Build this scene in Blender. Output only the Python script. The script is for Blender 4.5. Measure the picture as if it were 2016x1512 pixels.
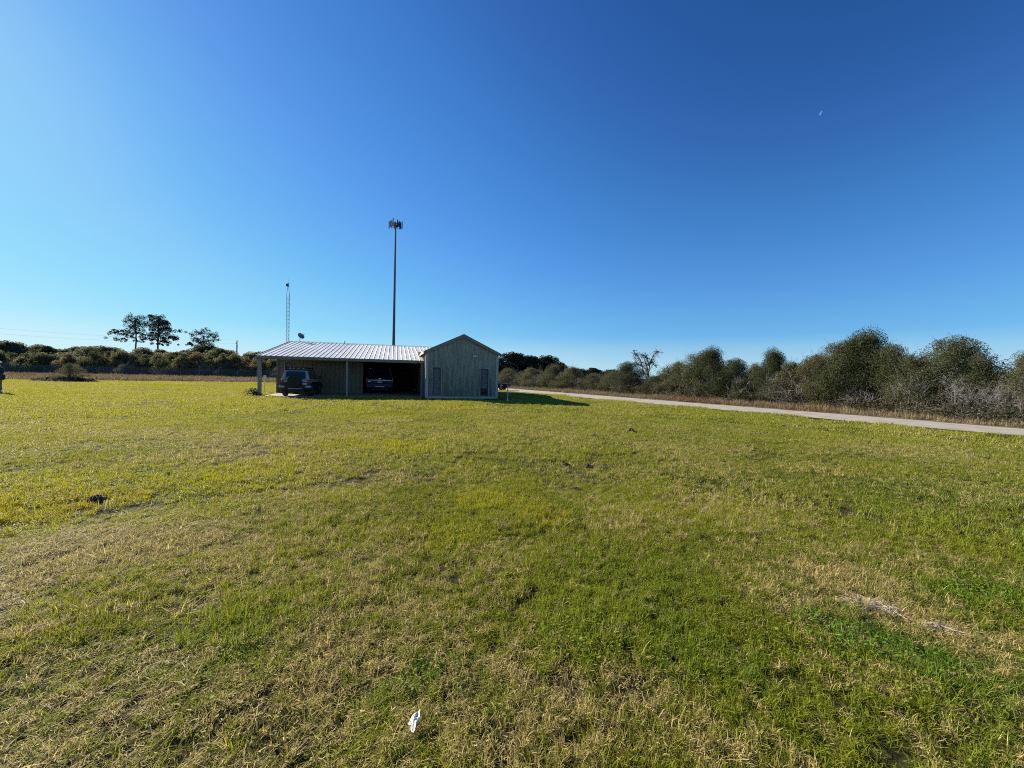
import bpy, bmesh, math, random
import numpy as np
from mathutils import Matrix, Vector

for _o in list(bpy.data.objects):
    bpy.data.objects.remove(_o)
R = math.radians
sc = bpy.context.scene
col = sc.collection
random.seed(7)

# ------------------------------------------------------------------ camera
PITCH, ROLL, FPX, CAMZ = 1.2, 1.3, 760.0, 1.65
cam_d = bpy.data.cameras.new("camera")
cam_d.sensor_width = 36.0
cam_d.lens = 36.0 * FPX / 2016.0
cam_d.clip_start = 0.05
cam_d.clip_end = 20000
cam = bpy.data.objects.new("camera", cam_d)
col.objects.link(cam)
CAMR = Matrix.Rotation(R(90 - PITCH), 3, 'X') @ Matrix.Rotation(R(ROLL), 3, 'Z')
cam.matrix_world = Matrix.Translation((0, 0, CAMZ)) @ CAMR.to_4x4()
sc.camera = cam

# ------------------------------------------------------------------ sky, sun, exposure
SUN_EL, SUN_AZ = 26.0, 60.0          # elevation, degrees to the left of straight ahead
world = bpy.data.worlds.new("World")
sc.world = world
world.use_nodes = True
wn = world.node_tree
for n in list(wn.nodes):
    wn.nodes.remove(n)
sky = wn.nodes.new('ShaderNodeTexSky')
sky.sky_type = 'NISHITA'
sky.sun_disc = False
sky.sun_elevation = R(SUN_EL)
sky.sun_rotation = R(-SUN_AZ)
sky.altitude = 0
sky.air_density = 1.0
sky.dust_density = 0.2
sky.ozone_density = 3.0
bg = wn.nodes.new('ShaderNodeBackground')
bg.inputs['Strength'].default_value = 0.05
# the camera's rendering of a clear sky: per channel gain and contrast on the physical sky
sepc = wn.nodes.new('ShaderNodeSeparateColor'); comc = wn.nodes.new('ShaderNodeCombineColor')
_CV = (((0, 0), (.035, .008), (.045, .014), (.062, .024), (.11, .051), (.16, .072), (.22, .104), (.3, .125), (.4, .160), (.6, .23), (1, .3)),
       ((0, 0), (.04, .018), (.06, .035), (.075, .050), (.105, .090), (.15, .132), (.2, .176), (.3, .243), (.5, .325), (1, .42)),
       ((0, 0), (.08, .06), (.12, .130), (.155, .192), (.2, .265), (.265, .337), (.33, .37), (.5, .405), (1, .44)))
for _i in range(3):
    _a = wn.nodes.new('ShaderNodeMath'); _a.operation = 'MULTIPLY'; _a.inputs[1].default_value = 0.05
    _b = wn.nodes.new('ShaderNodeFloatCurve'); _cu = _b.mapping.curves[0]
    _cu.points[0].location = _CV[_i][0]; _cu.points[1].location = _CV[_i][-1]
    for _p in _CV[_i][1:-1]: _cu.points.new(*_p)
    _b.mapping.update()
    _c = wn.nodes.new('ShaderNodeMath'); _c.operation = 'MULTIPLY'; _c.inputs[1].default_value = 1 / 0.05
    wn.links.new(sepc.outputs[_i], _a.inputs[0]); wn.links.new(_a.outputs[0], _b.inputs['Value']); wn.links.new(_b.outputs[0], _c.inputs[0]); wn.links.new(_c.outputs[0], comc.inputs[_i])
out = wn.nodes.new('ShaderNodeOutputWorld')
# thin pale cloud streaks lying low over the horizon
tc = wn.nodes.new('ShaderNodeTexCoord')
sep = wn.nodes.new('ShaderNodeSeparateXYZ')
mp = wn.nodes.new('ShaderNodeMapping')
mp.inputs['Scale'].default_value = (3, 3, 22)
cn = wn.nodes.new('ShaderNodeTexNoise')
cn.inputs['Scale'].default_value = 1.0
cn.inputs['Detail'].default_value = 5
band = wn.nodes.new('ShaderNodeValToRGB')
e = band.color_ramp.elements
e[0].position = 0.0; e[0].color = (0.5, 0.5, 0.5, 1)
e[1].position = 0.10; e[1].color = (0, 0, 0, 1)
x = e.new(0.022); x.color = (1, 1, 1, 1)
cr = wn.nodes.new('ShaderNodeMapRange')
cr.inputs['From Min'].default_value = 0.35
cr.inputs['From Max'].default_value = 0.72
cr.inputs['To Min'].default_value = 0.38
cr.inputs['To Max'].default_value = 0.55
mul = wn.nodes.new('ShaderNodeMath'); mul.operation = 'MULTIPLY'
mixc = wn.nodes.new('ShaderNodeMix'); mixc.data_type = 'RGBA'
mixc.inputs['B'].default_value = (5.6, 7.4, 8.2, 1)
L = wn.links.new
L(tc.outputs['Generated'], sep.inputs[0]); L(tc.outputs['Generated'], mp.inputs[0])
L(mp.outputs[0], cn.inputs['Vector']); L(sep.outputs['Z'], band.inputs[0])
L(cn.outputs[0], cr.inputs[0]); L(cr.outputs[0], mul.inputs[0]); L(band.outputs[0], mul.inputs[1])
L(mul.outputs[0], mixc.inputs['Factor']); L(sky.outputs[0], sepc.inputs[0])
L(comc.outputs[0], mixc.inputs['A']); L(mixc.outputs['Result'], bg.inputs[0]); L(bg.outputs[0], out.inputs[0])

sun_d = bpy.data.lights.new("sun", 'SUN')
sun_d.energy = 5.0
sun_d.angle = R(0.53)
sun_d.color = (1.0, 0.91, 0.78)
sun = bpy.data.objects.new("sun", sun_d)
col.objects.link(sun)
sun.rotation_euler = (R(90 - SUN_EL), 0, R(180 + SUN_AZ))  # corrected below from the direction
SDIR = Vector((-math.sin(R(SUN_AZ)) * math.cos(R(SUN_EL)), math.cos(R(SUN_AZ)) * math.cos(R(SUN_EL)), math.sin(R(SUN_EL))))
sun.rotation_euler = SDIR.to_track_quat('Z', 'Y').to_euler()
sc.view_settings.view_transform = 'Standard'
sc.view_settings.look = 'None'
sc.view_settings.exposure = 1.26
sc.view_settings.gamma = 1
sc.cycles.max_bounces = 6
sc.cycles.filter_width = 1.05
sc.cycles.transparent_max_bounces = 12
sc.cycles.diffuse_bounces = 3
sc.cycles.use_denoising = False
sc.cycles.denoiser = 'OPENIMAGEDENOISE'
sc.cycles.denoising_input_passes = 'RGB_ALBEDO_NORMAL'
sc.cycles.sample_clamp_indirect = 3.0
sc.cycles.use_adaptive_sampling = False

# ------------------------------------------------------------------ helpers
def ray(px, py):
    return CAMR @ Vector(((px - 1008) / FPX, (756 - py) / FPX, -1.0))
def G(px, py, z=0.0):
    d = ray(px, py); t = (z - CAMZ) / d.z
    return Vector((d.x * t, d.y * t, z))
def P(px, py, Y):
    d = ray(px, py); t = Y / d.y
    return Vector((d.x * t, Y, CAMZ + d.z * t))

def tag(o, label=None, cat=None, group=None, kind=None):
    if label: o['label'] = label
    if cat: o['category'] = cat
    if group: o['group'] = group
    if kind: o['kind'] = kind
    return o
def empty(name, loc=(0, 0, 0), rz=0.0, label=None, cat=None, group=None):
    o = bpy.data.objects.new(name, None); col.objects.link(o)
    o.empty_display_size = 0.3
    o.location = loc; o.rotation_euler = (0, 0, rz)
    return tag(o, label, cat, group)
def children(o):
    return [c for c in bpy.data.objects if c.parent == o]
def copy_tree(o, parent=None):
    c = o.copy(); col.objects.link(c); c.parent = parent
    for ch in children(o): copy_tree(ch, c)
    return c

class MB:
    """collects simple solids and links them as one mesh object"""
    def __init__(s): s.v = []; s.f = []
    def add(s, vs, fs):
        b = len(s.v); s.v += [tuple(v) for v in vs]; s.f += [tuple(i + b for i in f) for f in fs]; return s
    def box(s, x0, x1, y0, y1, z0, z1):
        return s.add([(x0,y0,z0),(x1,y0,z0),(x1,y1,z0),(x0,y1,z0),(x0,y0,z1),(x1,y0,z1),(x1,y1,z1),(x0,y1,z1)],
                     [(0,3,2,1),(4,5,6,7),(0,1,5,4),(1,2,6,5),(2,3,7,6),(3,0,4,7)])
    def hexa(s, b, t):
        return s.add(list(b) + list(t), [(0,3,2,1),(4,5,6,7),(0,1,5,4),(1,2,6,5),(2,3,7,6),(3,0,4,7)])
    def tube(s, pts, rs, n=8, cap=True):
        pts = [Vector(p) for p in pts]
        if not hasattr(rs, '__len__'): rs = [rs] * len(pts)
        b = len(s.v); ref = None
        for i, p in enumerate(pts):
            d = (pts[min(i+1, len(pts)-1)] - pts[max(i-1, 0)])
            d = d.normalized() if d.length > 1e-9 else Vector((0,0,1))
            if ref is None: ref = Vector((0,0,1)) if abs(d.z) < .9 else Vector((1,0,0))
            a = d.cross(ref).normalized(); c = d.cross(a).normalized()
            for k in range(n):
                t = 2*math.pi*k/n
                s.v.append(tuple(p + (a*math.cos(t) + c*math.sin(t)) * rs[i]))
        for i in range(len(pts)-1):
            for k in range(n):
                k2 = (k+1) % n
                s.f.append((b+i*n+k, b+i*n+k2, b+(i+1)*n+k2, b+(i+1)*n+k))
        if cap:
            s.f.append(tuple(b+k for k in range(n))); s.f.append(tuple(b+(len(pts)-1)*n+k for k in reversed(range(n))))
        return s
    def prism_x(s, prof, x0, x1):
        n = len(prof); b = [(x0, y, z) for y, z in prof] + [(x1, y, z) for y, z in prof]
        fs = [tuple(range(n)), tuple(reversed(range(n, 2*n)))]
        fs += [(i, i+n, (i+1) % n + n, (i+1) % n) for i in range(n)]
        return s.add(b, fs)
    def prism_y(s, prof, y0, y1):
        n = len(prof); b = [(x, y0, z) for x, z in prof] + [(x, y1, z) for x, z in prof]
        fs = [tuple(range(n)), tuple(reversed(range(n, 2*n)))]
        fs += [(i, i+n, (i+1) % n + n, (i+1) % n) for i in range(n)]
        return s.add(b, fs)
    def build(s, name, mat, parent=None, bevel=0.0, smooth=False, segs=2):
        me = bpy.data.meshes.new(name); me.from_pydata(s.v, [], s.f)
        bm = bmesh.new(); bm.from_mesh(me)
        bmesh.ops.recalc_face_normals(bm, faces=bm.faces)
        if bevel > 0:
            eds = [e for e in bm.edges if len(e.link_faces) == 2 and e.calc_face_angle(0) > 0.5]
            bmesh.ops.bevel(bm, geom=eds, offset=bevel, segments=segs, profile=0.5, affect='EDGES', clamp_overlap=True)
        bm.to_mesh(me); bm.free()
        if smooth:
            me.shade_smooth()
        if mat: me.materials.append(mat)
        o = bpy.data.objects.new(name, me); col.objects.link(o); o.parent = parent
        return o

def np_mesh(name, V, F, attrs=None, mats=(), smooth=False, mat_idx=None):
    """fast mesh from arrays; F is (n,k)"""
    me = bpy.data.meshes.new(name)
    n, k = F.shape
    me.vertices.add(len(V)); me.vertices.foreach_set('co', np.ascontiguousarray(V, dtype=np.float32).ravel())
    me.loops.add(n * k); me.loops.foreach_set('vertex_index', F.astype(np.int32).ravel())
    me.polygons.add(n)
    me.polygons.foreach_set('loop_start', np.arange(0, n * k, k, dtype=np.int32))
    if smooth: me.polygons.foreach_set('use_smooth', np.ones(n, dtype=bool))
    else: me.polygons.foreach_set('use_smooth', np.zeros(n, dtype=bool))
    for m in mats: me.materials.append(m)
    if mat_idx is not None: me.polygons.foreach_set('material_index', mat_idx.astype(np.int32))
    me.update(calc_edges=True)
    for an, arr in (attrs or {}).items():
        a = me.attributes.new(an, 'FLOAT', 'FACE'); a.data.foreach_set('value', arr.astype(np.float32))
    return me

# ------------------------------------------------------------------ materials
def mat(name, c, rough=0.6, metal=0.0, var=0.12, scale=6.0, bump=0.0, c2=None, spec=0.5, coat=0.0, stretch=(1,1,1), detail=4):
    m = bpy.data.materials.new(name); m.use_nodes = True
    nt = m.node_tree; b = nt.nodes['Principled BSDF']
    t = nt.nodes.new('ShaderNodeTexCoord'); mpn = nt.nodes.new('ShaderNodeMapping'); mpn.inputs['Scale'].default_value = stretch
    n = nt.nodes.new('ShaderNodeTexNoise'); n.inputs['Scale'].default_value = scale; n.inputs['Detail'].default_value = detail
    r = nt.nodes.new('ShaderNodeValToRGB')
    r.color_ramp.elements[0].position = 0.3; r.color_ramp.elements[1].position = 0.7
    if c2 is None:
        a = tuple(min(1, x * (1 - var)) for x in c) + (1,); z = tuple(min(1, x * (1 + var)) for x in c) + (1,)
    else: a = tuple(c) + (1,); z = tuple(c2) + (1,)
    r.color_ramp.elements[0].color = a; r.color_ramp.elements[1].color = z
    lk = nt.links.new
    lk(t.outputs['Object'], mpn.inputs[0]); lk(mpn.outputs[0], n.inputs['Vector']); lk(n.outputs[0], r.inputs[0]); lk(r.outputs[0], b.inputs['Base Color'])
    b.inputs['Roughness'].default_value = rough; b.inputs['Metallic'].default_value = metal
    b.inputs['Specular IOR Level'].default_value = spec
    b.inputs['Coat Weight'].default_value = coat
    if bump:
        bp = nt.nodes.new('ShaderNodeBump'); bp.inputs['Strength'].default_value = bump; bp.inputs['Distance'].default_value = 0.02
        lk(n.outputs[0], bp.inputs['Height']); lk(bp.outputs[0], b.inputs['Normal'])
    return m

def leaf_mat(name, cols, trans=0.35, rough=0.55):
    """cols: list of (position, colour) driven by a per-leaf random value"""
    m = bpy.data.materials.new(name); m.use_nodes = True; nt = m.node_tree; lk = nt.links.new
    b = nt.nodes['Principled BSDF']; o = nt.nodes['Material Output']
    a = nt.nodes.new('ShaderNodeAttribute'); a.attribute_name = 'rnd'
    oi = nt.nodes.new('ShaderNodeObjectInfo')
    ad = nt.nodes.new('ShaderNodeMath'); ad.operation = 'MULTIPLY_ADD'; ad.inputs[1].default_value = 0.22; 
    sb = nt.nodes.new('ShaderNodeMath'); sb.operation = 'ADD'; sb.inputs[1].default_value = -0.11
    lk(oi.outputs['Random'], ad.inputs[0]); lk(a.outputs['Fac'], ad.inputs[2]); lk(ad.outputs[0], sb.inputs[0])
    r = nt.nodes.new('ShaderNodeValToRGB')
    el = r.color_ramp.elements
    while len(el) > 1: el.remove(el[-1])
    el[0].position = cols[0][0]; el[0].color = tuple(cols[0][1]) + (1,)
    for p, c in cols[1:]:
        x = el.new(p); x.color = tuple(c) + (1,)
    lk(sb.outputs[0], r.inputs[0]); lk(r.outputs[0], b.inputs['Base Color'])
    b.inputs['Roughness'].default_value = .75; b.inputs['Specular IOR Level'].default_value = 0.08
    tr = nt.nodes.new('ShaderNodeBsdfTranslucent'); lk(r.outputs[0], tr.inputs[0])
    mx = nt.nodes.new('ShaderNodeMixShader'); mx.inputs[0].default_value = trans
    lk(b.outputs[0], mx.inputs[1]); lk(tr.outputs[0], mx.inputs[2]); lk(mx.outputs[0], o.inputs[0])
    return m

M = {}
M['bay'] = mat('shade_darkened_bay_wall', (.07, .062, .048), .8)  # bay wall colour darkened, deep carport shade put into it

def metal_wall(name, base, stain, amount, stain_scale=2.2, low=0.0):
    """painted ribbed steel with algae staining that gets heavier towards the base, with water streaks"""
    m = bpy.data.materials.new(name); m.use_nodes = True; nt = m.node_tree; lk = nt.links.new
    b = nt.nodes['Principled BSDF']
    t = nt.nodes.new('ShaderNodeTexCoord'); mpn = nt.nodes.new('ShaderNodeMapping'); mpn.inputs['Scale'].default_value = (3.0, 3.0, 0.35)
    n = nt.nodes.new('ShaderNodeTexNoise'); n.inputs['Scale'].default_value = stain_scale; n.inputs['Detail'].default_value = 8; n.inputs['Roughness'].default_value = .65
    n2 = nt.nodes.new('ShaderNodeTexNoise'); n2.inputs['Scale'].default_value = 9; n2.inputs['Detail'].default_value = 6
    lk(t.outputs['Object'], mpn.inputs[0]); lk(mpn.outputs[0], n.inputs['Vector']); lk(t.outputs['Object'], n2.inputs['Vector'])
    sp = nt.nodes.new('ShaderNodeSeparateXYZ'); lk(t.outputs['Object'], sp.inputs[0])
    hz = nt.nodes.new('ShaderNodeMapRange'); hz.inputs['From Min'].default_value = 3.6; hz.inputs['From Max'].default_value = 0.4
    hz.inputs['To Min'].default_value = -0.12; hz.inputs['To Max'].default_value = low
    lk(sp.outputs['Z'], hz.inputs[0])
    s1 = nt.nodes.new('ShaderNodeMath'); s1.operation = 'ADD'; lk(n.outputs[0], s1.inputs[0]); lk(hz.outputs[0], s1.inputs[1])
    s2 = nt.nodes.new('ShaderNodeMath'); s2.operation = 'MULTIPLY_ADD'; s2.inputs[1].default_value = 0.45; lk(n2.outputs[0], s2.inputs[0]); lk(s1.outputs[0], s2.inputs[2])
    mr = nt.nodes.new('ShaderNodeMapRange'); mr.inputs['From Min'].default_value = 0.55; mr.inputs['From Max'].default_value = 0.95; mr.inputs['To Max'].default_value = amount
    lk(s2.outputs[0], mr.inputs[0])
    mx = nt.nodes.new('ShaderNodeMix'); mx.data_type = 'RGBA'; mx.inputs['A'].default_value = tuple(base) + (1,); mx.inputs['B'].default_value = tuple(stain) + (1,)
    lk(mr.outputs[0], mx.inputs['Factor']); lk(mx.outputs['Result'], b.inputs['Base Color'])
    b.inputs['Roughness'].default_value = 0.5
    return m
M['wall_gable'] = metal_wall('stained_gable_steel', (0.31, 0.305, 0.24), (0.065, 0.085, 0.062), 0.9, low=0.16)
M['wall'] = metal_wall('beige_wall_steel', (0.17, 0.15, 0.105), (0.06, 0.055, 0.035), 0.7, low=0.02)
M['trim'] = mat('pale_trim_steel', (0.36, 0.355, 0.32), 0.45, var=.1, scale=3)
M['fascia'] = mat('tan_fascia_steel', (0.19, 0.18, 0.15), 0.45, var=.12, scale=2)
M['post'] = mat('painted_post_steel', (0.22, 0.215, 0.19), 0.45, var=.1, scale=3)
M['black_frame'] = mat('black_window_frame', (0.012, 0.012, 0.014), 0.35)
M['blind'] = mat('pale_blind', (0.38, 0.41, 0.46), 0.7)
M['concrete'] = mat('concrete', (0.27, 0.24, 0.20), 0.9, var=.18, scale=3, bump=.2)
M['galv'] = mat('galvanised_steel', (0.42, 0.44, 0.45), 0.4, metal=.6)
M['dark_steel'] = mat('dark_weathered_steel', (0.10, 0.11, 0.11), 0.5, metal=.3)
M['white'] = mat('white_plastic', (0.7, 0.7, 0.67), 0.5)
M['tyre'] = mat('tyre_rubber', (0.018, 0.018, 0.018), 0.85, scale=30)
M['rim'] = mat('alloy_rim', (0.45, 0.45, 0.47), 0.3, metal=.8)
M['carwhite'] = mat('white_car_paint', (0.27, 0.28, 0.28), 0.3, var=.03, coat=.3)
M['carblue'] = mat('dark_blue_car_paint', (0.004, 0.013, 0.075), 0.4, var=.05, coat=.05, spec=.25)
M['carblack'] = mat('black_car_paint', (0.012, 0.012, 0.014), 0.25, var=.05, coat=.7)
M['cladding'] = mat('black_car_plastic', (0.014, 0.014, 0.016), 0.6)
M['glass'] = mat('dark_car_glass', (0.006, 0.007, 0.009), 0.05, var=.02, spec=.6)
M['chrome'] = mat('chrome', (0.45, 0.47, 0.5), 0.2, metal=1.0, var=.03)
M['redlamp'] = mat('red_tail_lens', (0.35, 0.01, 0.02), 0.15, var=.05)
M['silver'] = mat('silver_bumper_paint', (0.30, 0.31, 0.31), 0.3, metal=.3)
M['plate'] = mat('white_number_plate', (0.40, 0.42, 0.44), 0.4, var=.25, scale=40)
M['bark'] = mat('grey_bark', (0.11, 0.095, 0.078), 0.9, var=.3, scale=4, bump=.4)
M['palebark'] = mat('pale_grey_twigs', (0.23, 0.21, 0.185), 0.9, var=.3, scale=3)
M['twig'] = mat('grey_brown_twigs', (0.13, 0.112, 0.095), 0.9, var=.35, scale=3)
M['wood'] = mat('weathered_wood', (0.12, 0.095, 0.07), 0.9, var=.2, scale=3, stretch=(6, 6, .5))

# roof: galvalume with panel to panel tone changes and blotches
def roof_mat():
    m = bpy.data.materials.new('galvalume_roof'); m.use_nodes = True; nt = m.node_tree; lk = nt.links.new
    b = nt.nodes['Principled BSDF']
    t = nt.nodes.new('ShaderNodeTexCoord')
    br = nt.nodes.new('ShaderNodeTexBrick'); br.inputs['Scale'].default_value = 1.0
    br.inputs['Brick Width'].default_value = 0.915; br.inputs['Row Height'].default_value = 2.1
    br.inputs['Mortar Size'].default_value = 0.004; br.offset = 0.0
    br.inputs['Color1'].default_value = (0.66, 0.64, 0.58, 1); br.inputs['Color2'].default_value = (0.78, 0.755, 0.69, 1); br.inputs['Mortar'].default_value = (0.3, 0.29, 0.29, 1)
    n = nt.nodes.new('ShaderNodeTexNoise'); n.inputs['Scale'].default_value = 1.3; n.inputs['Detail'].default_value = 7; n.inputs['Roughness'].default_value = .7
    rr = nt.nodes.new('ShaderNodeValToRGB'); rr.color_ramp.elements[0].position = .35; rr.color_ramp.elements[0].color = (.82, .79, .78, 1); rr.color_ramp.elements[1].position = .65; rr.color_ramp.elements[1].color = (1, 1, 1, 1)
    mx = nt.nodes.new('ShaderNodeMix'); mx.data_type = 'RGBA'; mx.blend_type = 'MULTIPLY'; mx.inputs['Factor'].default_value = 1
    lk(t.outputs['Object'], br.inputs[0]); lk(t.outputs['Object'], n.inputs['Vector']); lk(n.outputs[0], rr.inputs[0])
    lk(br.outputs[0], mx.inputs['A']); lk(rr.outputs[0], mx.inputs['B']); lk(mx.outputs['Result'], b.inputs['Base Color'])
    b.inputs['Metallic'].default_value = 0.12
    b.inputs['Roughness'].default_value = 0.42
    return m
M['roof'] = roof_mat()

# ------------------------------------------------------------------ noise + ground tone map (numpy)
def _hash(ix, iy, s):
    h = (ix.astype(np.int64) * 374761393 + iy.astype(np.int64) * 668265263 + s * 1442695041) & 0xffffffff
    h = ((h ^ (h >> 13)) * 1274126177) & 0xffffffff
    return ((h ^ (h >> 16)) & 0xffff) / 65535.0
def vnoise(x, y, s=0):
    ix = np.floor(x); iy = np.floor(y); fx = x - ix; fy = y - iy
    fx = fx * fx * (3 - 2 * fx); fy = fy * fy * (3 - 2 * fy)
    a = _hash(ix, iy, s); b = _hash(ix + 1, iy, s); c = _hash(ix, iy + 1, s); d = _hash(ix + 1, iy + 1, s)
    return (a * (1 - fx) + b * fx) * (1 - fy) + (c * (1 - fx) + d * fx) * fy
def fbm(x, y, s=0, o=4):
    t = 0; a = .5; w = 0
    for i in range(o):
        t = t + a * vnoise(x, y, s + i * 17); w += a; x = x * 2.03 + 5.1; y = y * 2.03 + 1.7; a *= .55
    return t / w
def hz(x, y):
    """ground height: gentle bumps near the camera, flat farther off"""
    x = np.asarray(x, dtype=float); y = np.asarray(y, dtype=float)
    r2 = x * x + y * y
    return (0.10 * (fbm(x * .45, y * .45, 3) - .5) + 0.045 * (fbm(x * 1.4, y * 1.4, 9) - .5)) * np.exp(-r2 / 170.0)

# (px, py, radius x m, radius y m, turn deg, dry, lush, yellow) : tone patches seen in the lawn
BLOBS = [
 (430, 945, 1.9, 1.1, 20, -.35, .45, .55), (110, 975, 2.2, 1.0, 10, -.35, .15, .8), (60, 1010, 1.6, .8, 0, -.3, .1, .7),
 (410, 868, 3.2, 1.3, 0, .38, -.1, -.2), (590, 940, 1.7, .8, 20, .38, -.2, -.2), (60, 845, 4.0, 1.2, 0, .2, 0, .1),
 (730, 880, 2.2, 1.4, 0, -.2, .1, .6), (210, 815, 6, 1.6, 0, .15, 0, -.1), (560, 905, 1.8, .5, 20, .3, -.1, -.1),
 (100, 1120, .95, .35, 35, .5, -.3, -.3), (250, 1065, 1.0, .35, 35, .35, -.3, -.2), (60, 1180, .6, .3, 35, .4, -.2, -.3),
 (130, 1175, .35, .2, 20, -.5, .8, .3), (380, 1240, .5, .28, 30, -.35, .7, .1), (440, 1270, .35, .22, 20, -.4, .7, .1),
 (200, 1340, .7, .3, 40, .3, -.2, 0), (420, 1400, .5, .4, 20, .3, -.1, 0), (60, 1290, .5, .25, 40, .35, -.2, -.1), (330, 1290, .35, .2, 40, .35, -.2, 0),
 (690, 1290, .5, .3, 30, .2, -.2, 0), (820, 1360, .25, .18, 0, -.6, 1.0, 0), (700, 1230, .5, .3, 0, .15, 0, 0),
 (975, 978, .32, .22, 0, .1, .1, 2.1), (1060, 1010, .28, .18, 0, .1, .0, 1.6), (1240, 1095, .8, .35, 0, -.3, .6, .1), (1300, 1150, .5, .3, 0, -.2, .35, .0),
 (870, 1060, .7, .3, 20, -.3, .5, .4), (750, 1080, .45, .25, 0, .45, -.3, -.2), (880, 1230, .5, .3, 0, .2, 0, .2),
 (1130, 1230, .4, .2, 0, -.35, .6, .1), (1390, 1260, .4, .25, 0, -.3, .5, -.1), (1500, 1330, .4, .25, 0, -.1, .35, -.1), (1700, 1260, .4, .18, 0, -.3, .5, -.1),
 (1610, 1130, .55, .22, -25, .55, -.3, -.3), (1730, 1195, .55, .22, -25, .75, -.5, -.5), (1780, 1110, .8, .3, -10, .4, -.2, -.2),
 (1910, 1275, .5, .2, -25, .6, -.3, -.1), (1960, 1170, .7, .4, 0, -.3, .7, 0), (1960, 1330, .5, .3, 0, -.2, .5, -.2),
 (1600, 1300, .5, .3, 0, .15, 0, .0), (1250, 1400, .5, .25, 0, .2, -.1, 0), (1050, 1400, .6, .25, 0, .3, -.2, -.1), (960, 1450, .5, .2, 0, .3, -.1, 0),
 (1900, 900, 3.5, 1.3, 0, .12, -.2, -.3), (1750, 960, 2.5, 1.0, 0, .05, -.1, -.3), (1450, 905, 2.0, .8, 0, .1, -.1, -.2),
 (1330, 880, 1.6, .5, 0, .2, 0, -.1), (500, 1180, .8, .4, 30, .18, -.1, 0), (600, 1100, 1.0, .4, 30, .15, 0, .1),
]
_B = [(G(b[0], b[1]),) + tuple(b[2:]) for b in BLOBS]
_TR = [G(*p) for p in [(-260, 1500), (60, 1262), (250, 1130), (430, 1010), (600, 905), (720, 850), (860, 815)]]
def track_dist(X, Y):
    best = np.full(np.shape(X), 1e9)
    for a, b in zip(_TR, _TR[1:]):
        dx, dy = b.x - a.x, b.y - a.y; L2 = dx * dx + dy * dy
        t = np.clip(((X - a.x) * dx + (Y - a.y) * dy) / L2, 0, 1)
        d = ((X - a.x) * dy - (Y - a.y) * dx) / math.sqrt(L2)
        e_ = np.hypot(X - a.x - t * dx, Y - a.y - t * dy)
        k = e_ < np.abs(best); best = np.where(k, np.where(d < 0, -e_, e_), best)
    return best
def track(X, Y):
    d = track_dist(X, Y)
    w = np.exp(-((d - .75) / .16) ** 2) + np.exp(-((d + .75) / .16) ** 2)
    return w * (.45 + .9 * fbm(X * 1.2, Y * 1.2, 66))
def tones(X, Y):
    r = np.hypot(X, Y)
    dry = 0.27 + .75 * (fbm(X * 2.6, Y * 2.6, 21) - .5) + .55 * (fbm(X * .8, Y * .8 + 3, 23) - .5) + .45 * (fbm(X * .25 + 7, Y * .25, 25) - .5)
    lush = 0.24 + .8 * (fbm(X * 2.2 + 40, Y * 2.2, 31) - .5) + .6 * (fbm(X * .6 + 4, Y * .6, 33) - .5)
    yel = 0.40 + .7 * (fbm(X * 1.5, Y * 1.5 + 9, 41) - .5) + .5 * (fbm(X * .35, Y * .35, 43) - .5)
    far = np.clip((r - 6) / 16.0, 0, 1)
    dry = dry - .06 * far; lush = lush * (1 - .6 * far) + .12 * far
    left = np.clip(-X / np.maximum(Y, 1) * .8 + .15, -.5, 1)
    yel = yel + .28 * left * (.45 + far) + .20 * far - .16 * np.clip(1 - r / 5.5, 0, 1); dry = dry + .05 * far; lush = lush + .08 * np.clip(1 - r / 5.5, 0, 1)
    tw = track(X, Y); dry = dry + .26 * tw; lush = lush - .12 * tw
    for c, rx, ry, an, dd, dl, dy in _B:
        a = R(an); dx = X - c.x; dyy = Y - c.y
        u = (dx * math.cos(a) + dyy * math.sin(a)) / rx; v = (-dx * math.sin(a) + dyy * math.cos(a)) / ry
        w = np.exp(-(u * u + v * v) ** 1.3) * (.65 + .7 * fbm(X * 3, Y * 3, 77))
        dry = dry + .8 * dd * w; lush = lush + .72 * dl * w; yel = yel + dy * w
    return np.clip(dry, .03, 1), np.clip(lush, 0, 1), np.clip(yel, 0, 2.6)

# ------------------------------------------------------------------ layout of the setting
e17 = R(17.0)
B0 = G(511.5, 779.8)                                  # foot of the outer carport post
EU = Vector((math.cos(e17), math.sin(e17), 0)); EV = Vector((-math.sin(e17), math.cos(e17), 0))
def W(u, v, z=0): return B0 + EU * u + EV * v + Vector((0, 0, z))
def to_uv(X, Y):
    dx = X - B0.x; dy = Y - B0.y
    return dx * EU.x + dy * EU.y, dx * EV.x + dy * EV.y

near_px = [(2300, 885), (2016, 858), (1700, 831), (1340, 799.5), (1170, 784.5), (1010, 770.5), (940, 764.5), (880, 759.5)]
far_px = [(2300, 868), (2016, 846), (1700, 820), (1340, 792), (1170, 778.5), (1010, 765.8), (940, 760.5), (880, 756.0)]
RN = [G(*p) for p in near_px]; RF = [G(*p) for p in far_px]
RN = [RN[0] * 1 + (RN[0] - RN[1]).normalized() * 25] + RN
RF = [RF[0] * 1 + (RF[0] - RF[1]).normalized() * 25] + RF
weed_back = [G(*p) for p in [(2500, 875), (2016, 832), (1700, 809), (1340, 784), (1170, 773), (1010, 763.5), (940, 759), (880, 755.2)]]
weed_back = [weed_back[0] + (weed_back[0] - weed_back[1]).normalized() * 25] + weed_back
lw_front = [G(*p) for p in [(-500, 742), (0, 747.2), (100, 748.2), (300, 750.3), (450, 752.5), (560, 754), (700, 756)]]
lw_back = [G(*p) for p in [(-500, 731), (0, 736.5), (100, 738), (300, 740.8), (450, 744), (560, 746), (700, 748)]]

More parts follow.
